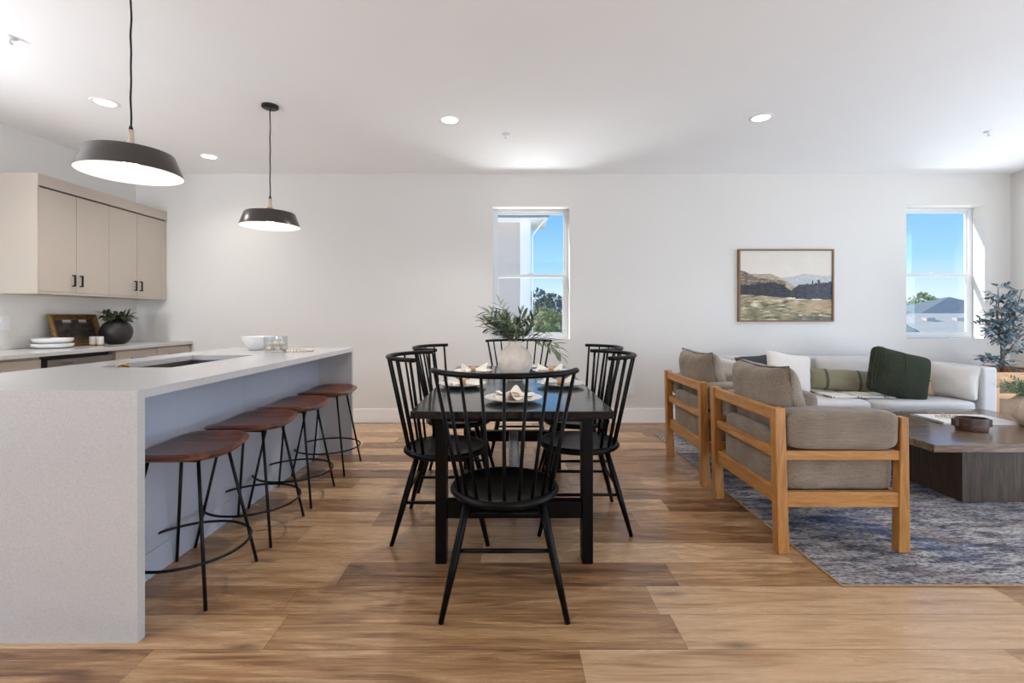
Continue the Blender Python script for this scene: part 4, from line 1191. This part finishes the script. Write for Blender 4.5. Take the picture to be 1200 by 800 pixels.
# houses through window_2
h2 = thing('house', 'house with broad tan shingle roof and two vents outside the right window', 'house', (0, 0, 0))
MB().prism([(11.5, -1.3), (18, 1.30), (24.5, -1.3)], 'x', 8, 32).build('roof', 'roof_tan', h2)
MB().box(8.4, 31.6, 12.2, 23.8, GZ, -1.1).build('wall', 'siding_grey', h2)
for (x_, y_) in ((14.95, 17.4), (16.05, 17.4)):
    MB().box(x_, x_ + .34, y_ - .12, y_ + .12, .98, 1.14, .03).build('roof_vent', 'siding_grey', h2)
h3 = thing('house', 'house with grey green gable low in the right window', 'house', (0, 0, 0))
MB().prism([(5.0, -.40), (8.0, 1.44), (11.2, -.42)], 'y', 10.6, 11.4).build('roof', 'roof_grey', h3)
MB().box(5.2, 11.0, 10.65, 11.3, GZ, -.35).build('wall', 'roof_grey', h3)
h4 = thing('house', 'distant house with peaked grey roof behind the tan roof', 'house', (0, 0, 0))
vs = [(21.2, 26, .8), (30.4, 26, .8), (30.4, 32, .8), (21.2, 32, .8), (26.0, 28.5, 2.34), (26.6, 29.5, 2.34)]
MB().add(vs, [(0, 1, 4), (1, 2, 5, 4), (2, 3, 5), (3, 0, 4, 5), (3, 2, 1, 0)], False).build('roof', 'roof_grey', h4)
MB().box(21.6, 30, 26.4, 31.6, GZ, .8).build('wall', 'siding_grey', h4)
def tree(loc, rad, h, mat, lab, seed, n=1500, ls=.16):
    t_ = thing('leafy_tree', lab, 'tree', loc, 0, 'trees outside the windows')
    r_ = random.Random(seed); m = MB()
    blobs = [(r_.uniform(-.55, .55) * rad, r_.uniform(-.55, .55) * rad, r_.uniform(-.35, .45) * rad + h, rad * r_.uniform(.4, .65)) for _ in range(9)]
    for k in range(n):
        b = r_.choice(blobs); d = Vector((r_.gauss(0, 1), r_.gauss(0, 1), r_.gauss(0, 1))).normalized()
        p = Vector(b[:3]) + d * b[3] * r_.uniform(.8, 1.0)
        m.leaf(p, d + Vector((r_.uniform(-.8, .8), r_.uniform(-.8, .8), r_.uniform(-.8, .8))), ls * 1.4, ls, n=2)
    m.build('crown', mat, t_)
    MB().tube([(0, 0, 0), (.05, 0, h * .5), (0, 0, h)], [rad * .10, rad * .08, rad * .05], 8).build('trunk', 'bark', t_)
tree((1.2, 13.0, GZ), 1.0, 3.5, 'leaf_bright', 'bright green leafy tree low in the dining room window', 1, 2600, .09)
tree((1.35, 18.0, GZ), 1.1, 3.9, 'leaf_bright', 'yellow green tree just behind the lowest bright green one', 2, 2200, .12)
tree((2.9, 40.0, GZ), 2.4, 4.3, 'leaf_blue', 'taller blue green tree behind the bright green ones', 3, 1800, .25)
tree((2.35, 22.5, GZ), 1.3, 3.6, 'leaf_blue', 'dark green tree at the right side of the dining room window', 6, 1800, .15)
tree((35.5, 42.0, GZ), 2.4, 3.7, 'leaf_bright', 'green tree behind the tan roof in the right window', 4, 1800, .25)
tree((42.2, 49.0, GZ), 1.7, 5.0, 'leaf_bright', 'pale green tree left of the distant peaked roof', 5, 1500, .25)
# ------------------------------------------------------------------ sky + lights
w = bpy.data.worlds.new('sky'); sc.world = w; w.use_nodes = True
nt = w.node_tree; bg = nt.nodes['Background']
tc = nt.nodes.new('ShaderNodeTexCoord'); sx = nt.nodes.new('ShaderNodeSeparateXYZ'); rp = nt.nodes.new('ShaderNodeValToRGB')
nt.links.new(tc.outputs['Generated'], sx.inputs[0]); nt.links.new(sx.outputs['Z'], rp.inputs['Fac']); nt.links.new(rp.outputs['Color'], bg.inputs['Color'])
cr = rp.color_ramp
stops = [(0.0, rgb(214, 228, 244)), (.035, rgb(206, 226, 248)), (.10, rgb(150, 200, 248)), (.22, rgb(104, 172, 242)), (1.0, rgb(60, 120, 210))]
while len(cr.elements) < len(stops): cr.elements.new(.5)
for e, (p, c_) in zip(cr.elements, stops): e.position = p; e.color = c_
bg.inputs['Strength'].default_value = 1.1

def area(name, loc, rot, sx_, sy_, e, col):
    ld = bpy.data.lights.new(name, 'AREA'); ld.shape = 'RECTANGLE'; ld.size = sx_; ld.size_y = sy_; ld.energy = e; ld.color = col
    o = bpy.data.objects.new(name, ld); o.location = loc; o.rotation_euler = rot; COL.objects.link(o); return o
area('daylight_front_doors', ((DF[0] + DF[1]) / 2, YF - .22, 1.2), (R(90), 0, 0), 3.2, 2.3, 14, (.90, .95, 1))
kw_ = area('cabinet_end_fill', ((DK[0] + DK[1]) / 2, YF - .22, 1.8), (R(90), 0, 0), .9, 1.2, 8, (.84, .92, 1)); kw_.data.spread = R(36); kw_.rotation_euler = (R(90), 0, R(7))  # added narrow beam, aimed to brighten the near cabinet end
area('ceiling_fill_front', ((DF[0] + DF[1]) / 2, YF - .30, .45), (R(142), 0, 0), 3.2, .8, 104, (.90, .95, 1))  # added lamp tilted up to brighten the ceiling, no deck modelled
area('ceiling_fill_kitchen', ((DK[0] + DK[1]) / 2, YF - .30, .95), (R(140), 0, 0), .9, .6, 60, (.88, .94, 1))  # extra upward lamp, lifts the ceiling on the kitchen side
area('daylight_right_doors', (XR + .22, (DR[0] + DR[1]) / 2, 1.2), (0, R(90), 0), 2.3, 4.9, 50, (.70, .84, 1))
area('ceiling_fill_right', (XR + .30, (DR[0] + DR[1]) / 2, .45), (0, R(135), 0), .8, 4.9, 42, (.88, .94, 1))  # upward fill added for the ceiling at the right, no deck modelled
area('kitchen_fill_left', (XL - .22, (DL[0] + DL[1]) / 2, 1.7), (0, R(-90), 0), 1.3, 2.9, 52, (.90, .95, 1))  # fill lamp added at the unseen left opening for the kitchen side
area('ceiling_fill_left', (XL - .30, (DL[0] + DL[1]) / 2, .95), (0, R(-142), 0), .6, 2.9, 165, (.90, .95, 1))  # second fill added at the left, turned up towards the ceiling
for wn_, w_ in (('dining', W1), ('living', W2)):
    o_ = area('ground_bounce_' + wn_, ((w_[0] + w_[1]) / 2, YB + 1.6, -.35), (0, 0, 0), 2.4, 1.2, 120 if wn_ == 'dining' else 70, (1, .99, .97))
    o_.rotation_euler = Vector((0, -1.45, 2.0)).to_track_quat('-Z', 'Y').to_euler()
sd = bpy.data.lights.new('sun', 'SUN'); sd.energy = 3.4; sd.angle = R(1); sd.color = (1, .96, .9)
s = bpy.data.objects.new('sun', sd); s.rotation_euler = Vector((.80, -.185, -.42)).to_track_quat('-Z', 'Y').to_euler(); COL.objects.link(s)

cd = bpy.data.cameras.new('camera'); cam = bpy.data.objects.new('camera', cd); COL.objects.link(cam)
cd.sensor_width = 36; cd.lens = 565 / 1200 * 36; cd.shift_x = 3 / 1200; cd.shift_y = -29 / 1200; cd.clip_start = .05; cd.clip_end = 2000
cam.location = (0, 0, 1.173); cam.rotation_euler = (R(90), 0, 0)
sc.camera = cam
vs_ = sc.view_settings; vs_.view_transform = 'Standard'; vs_.look = 'None'; vs_.gamma = 1; vs_.exposure = 0.35; vs_.use_curve_mapping = False
sc.cycles.max_bounces = 10; sc.cycles.diffuse_bounces = 6
sc.cycles.sample_clamp_indirect = 6.0
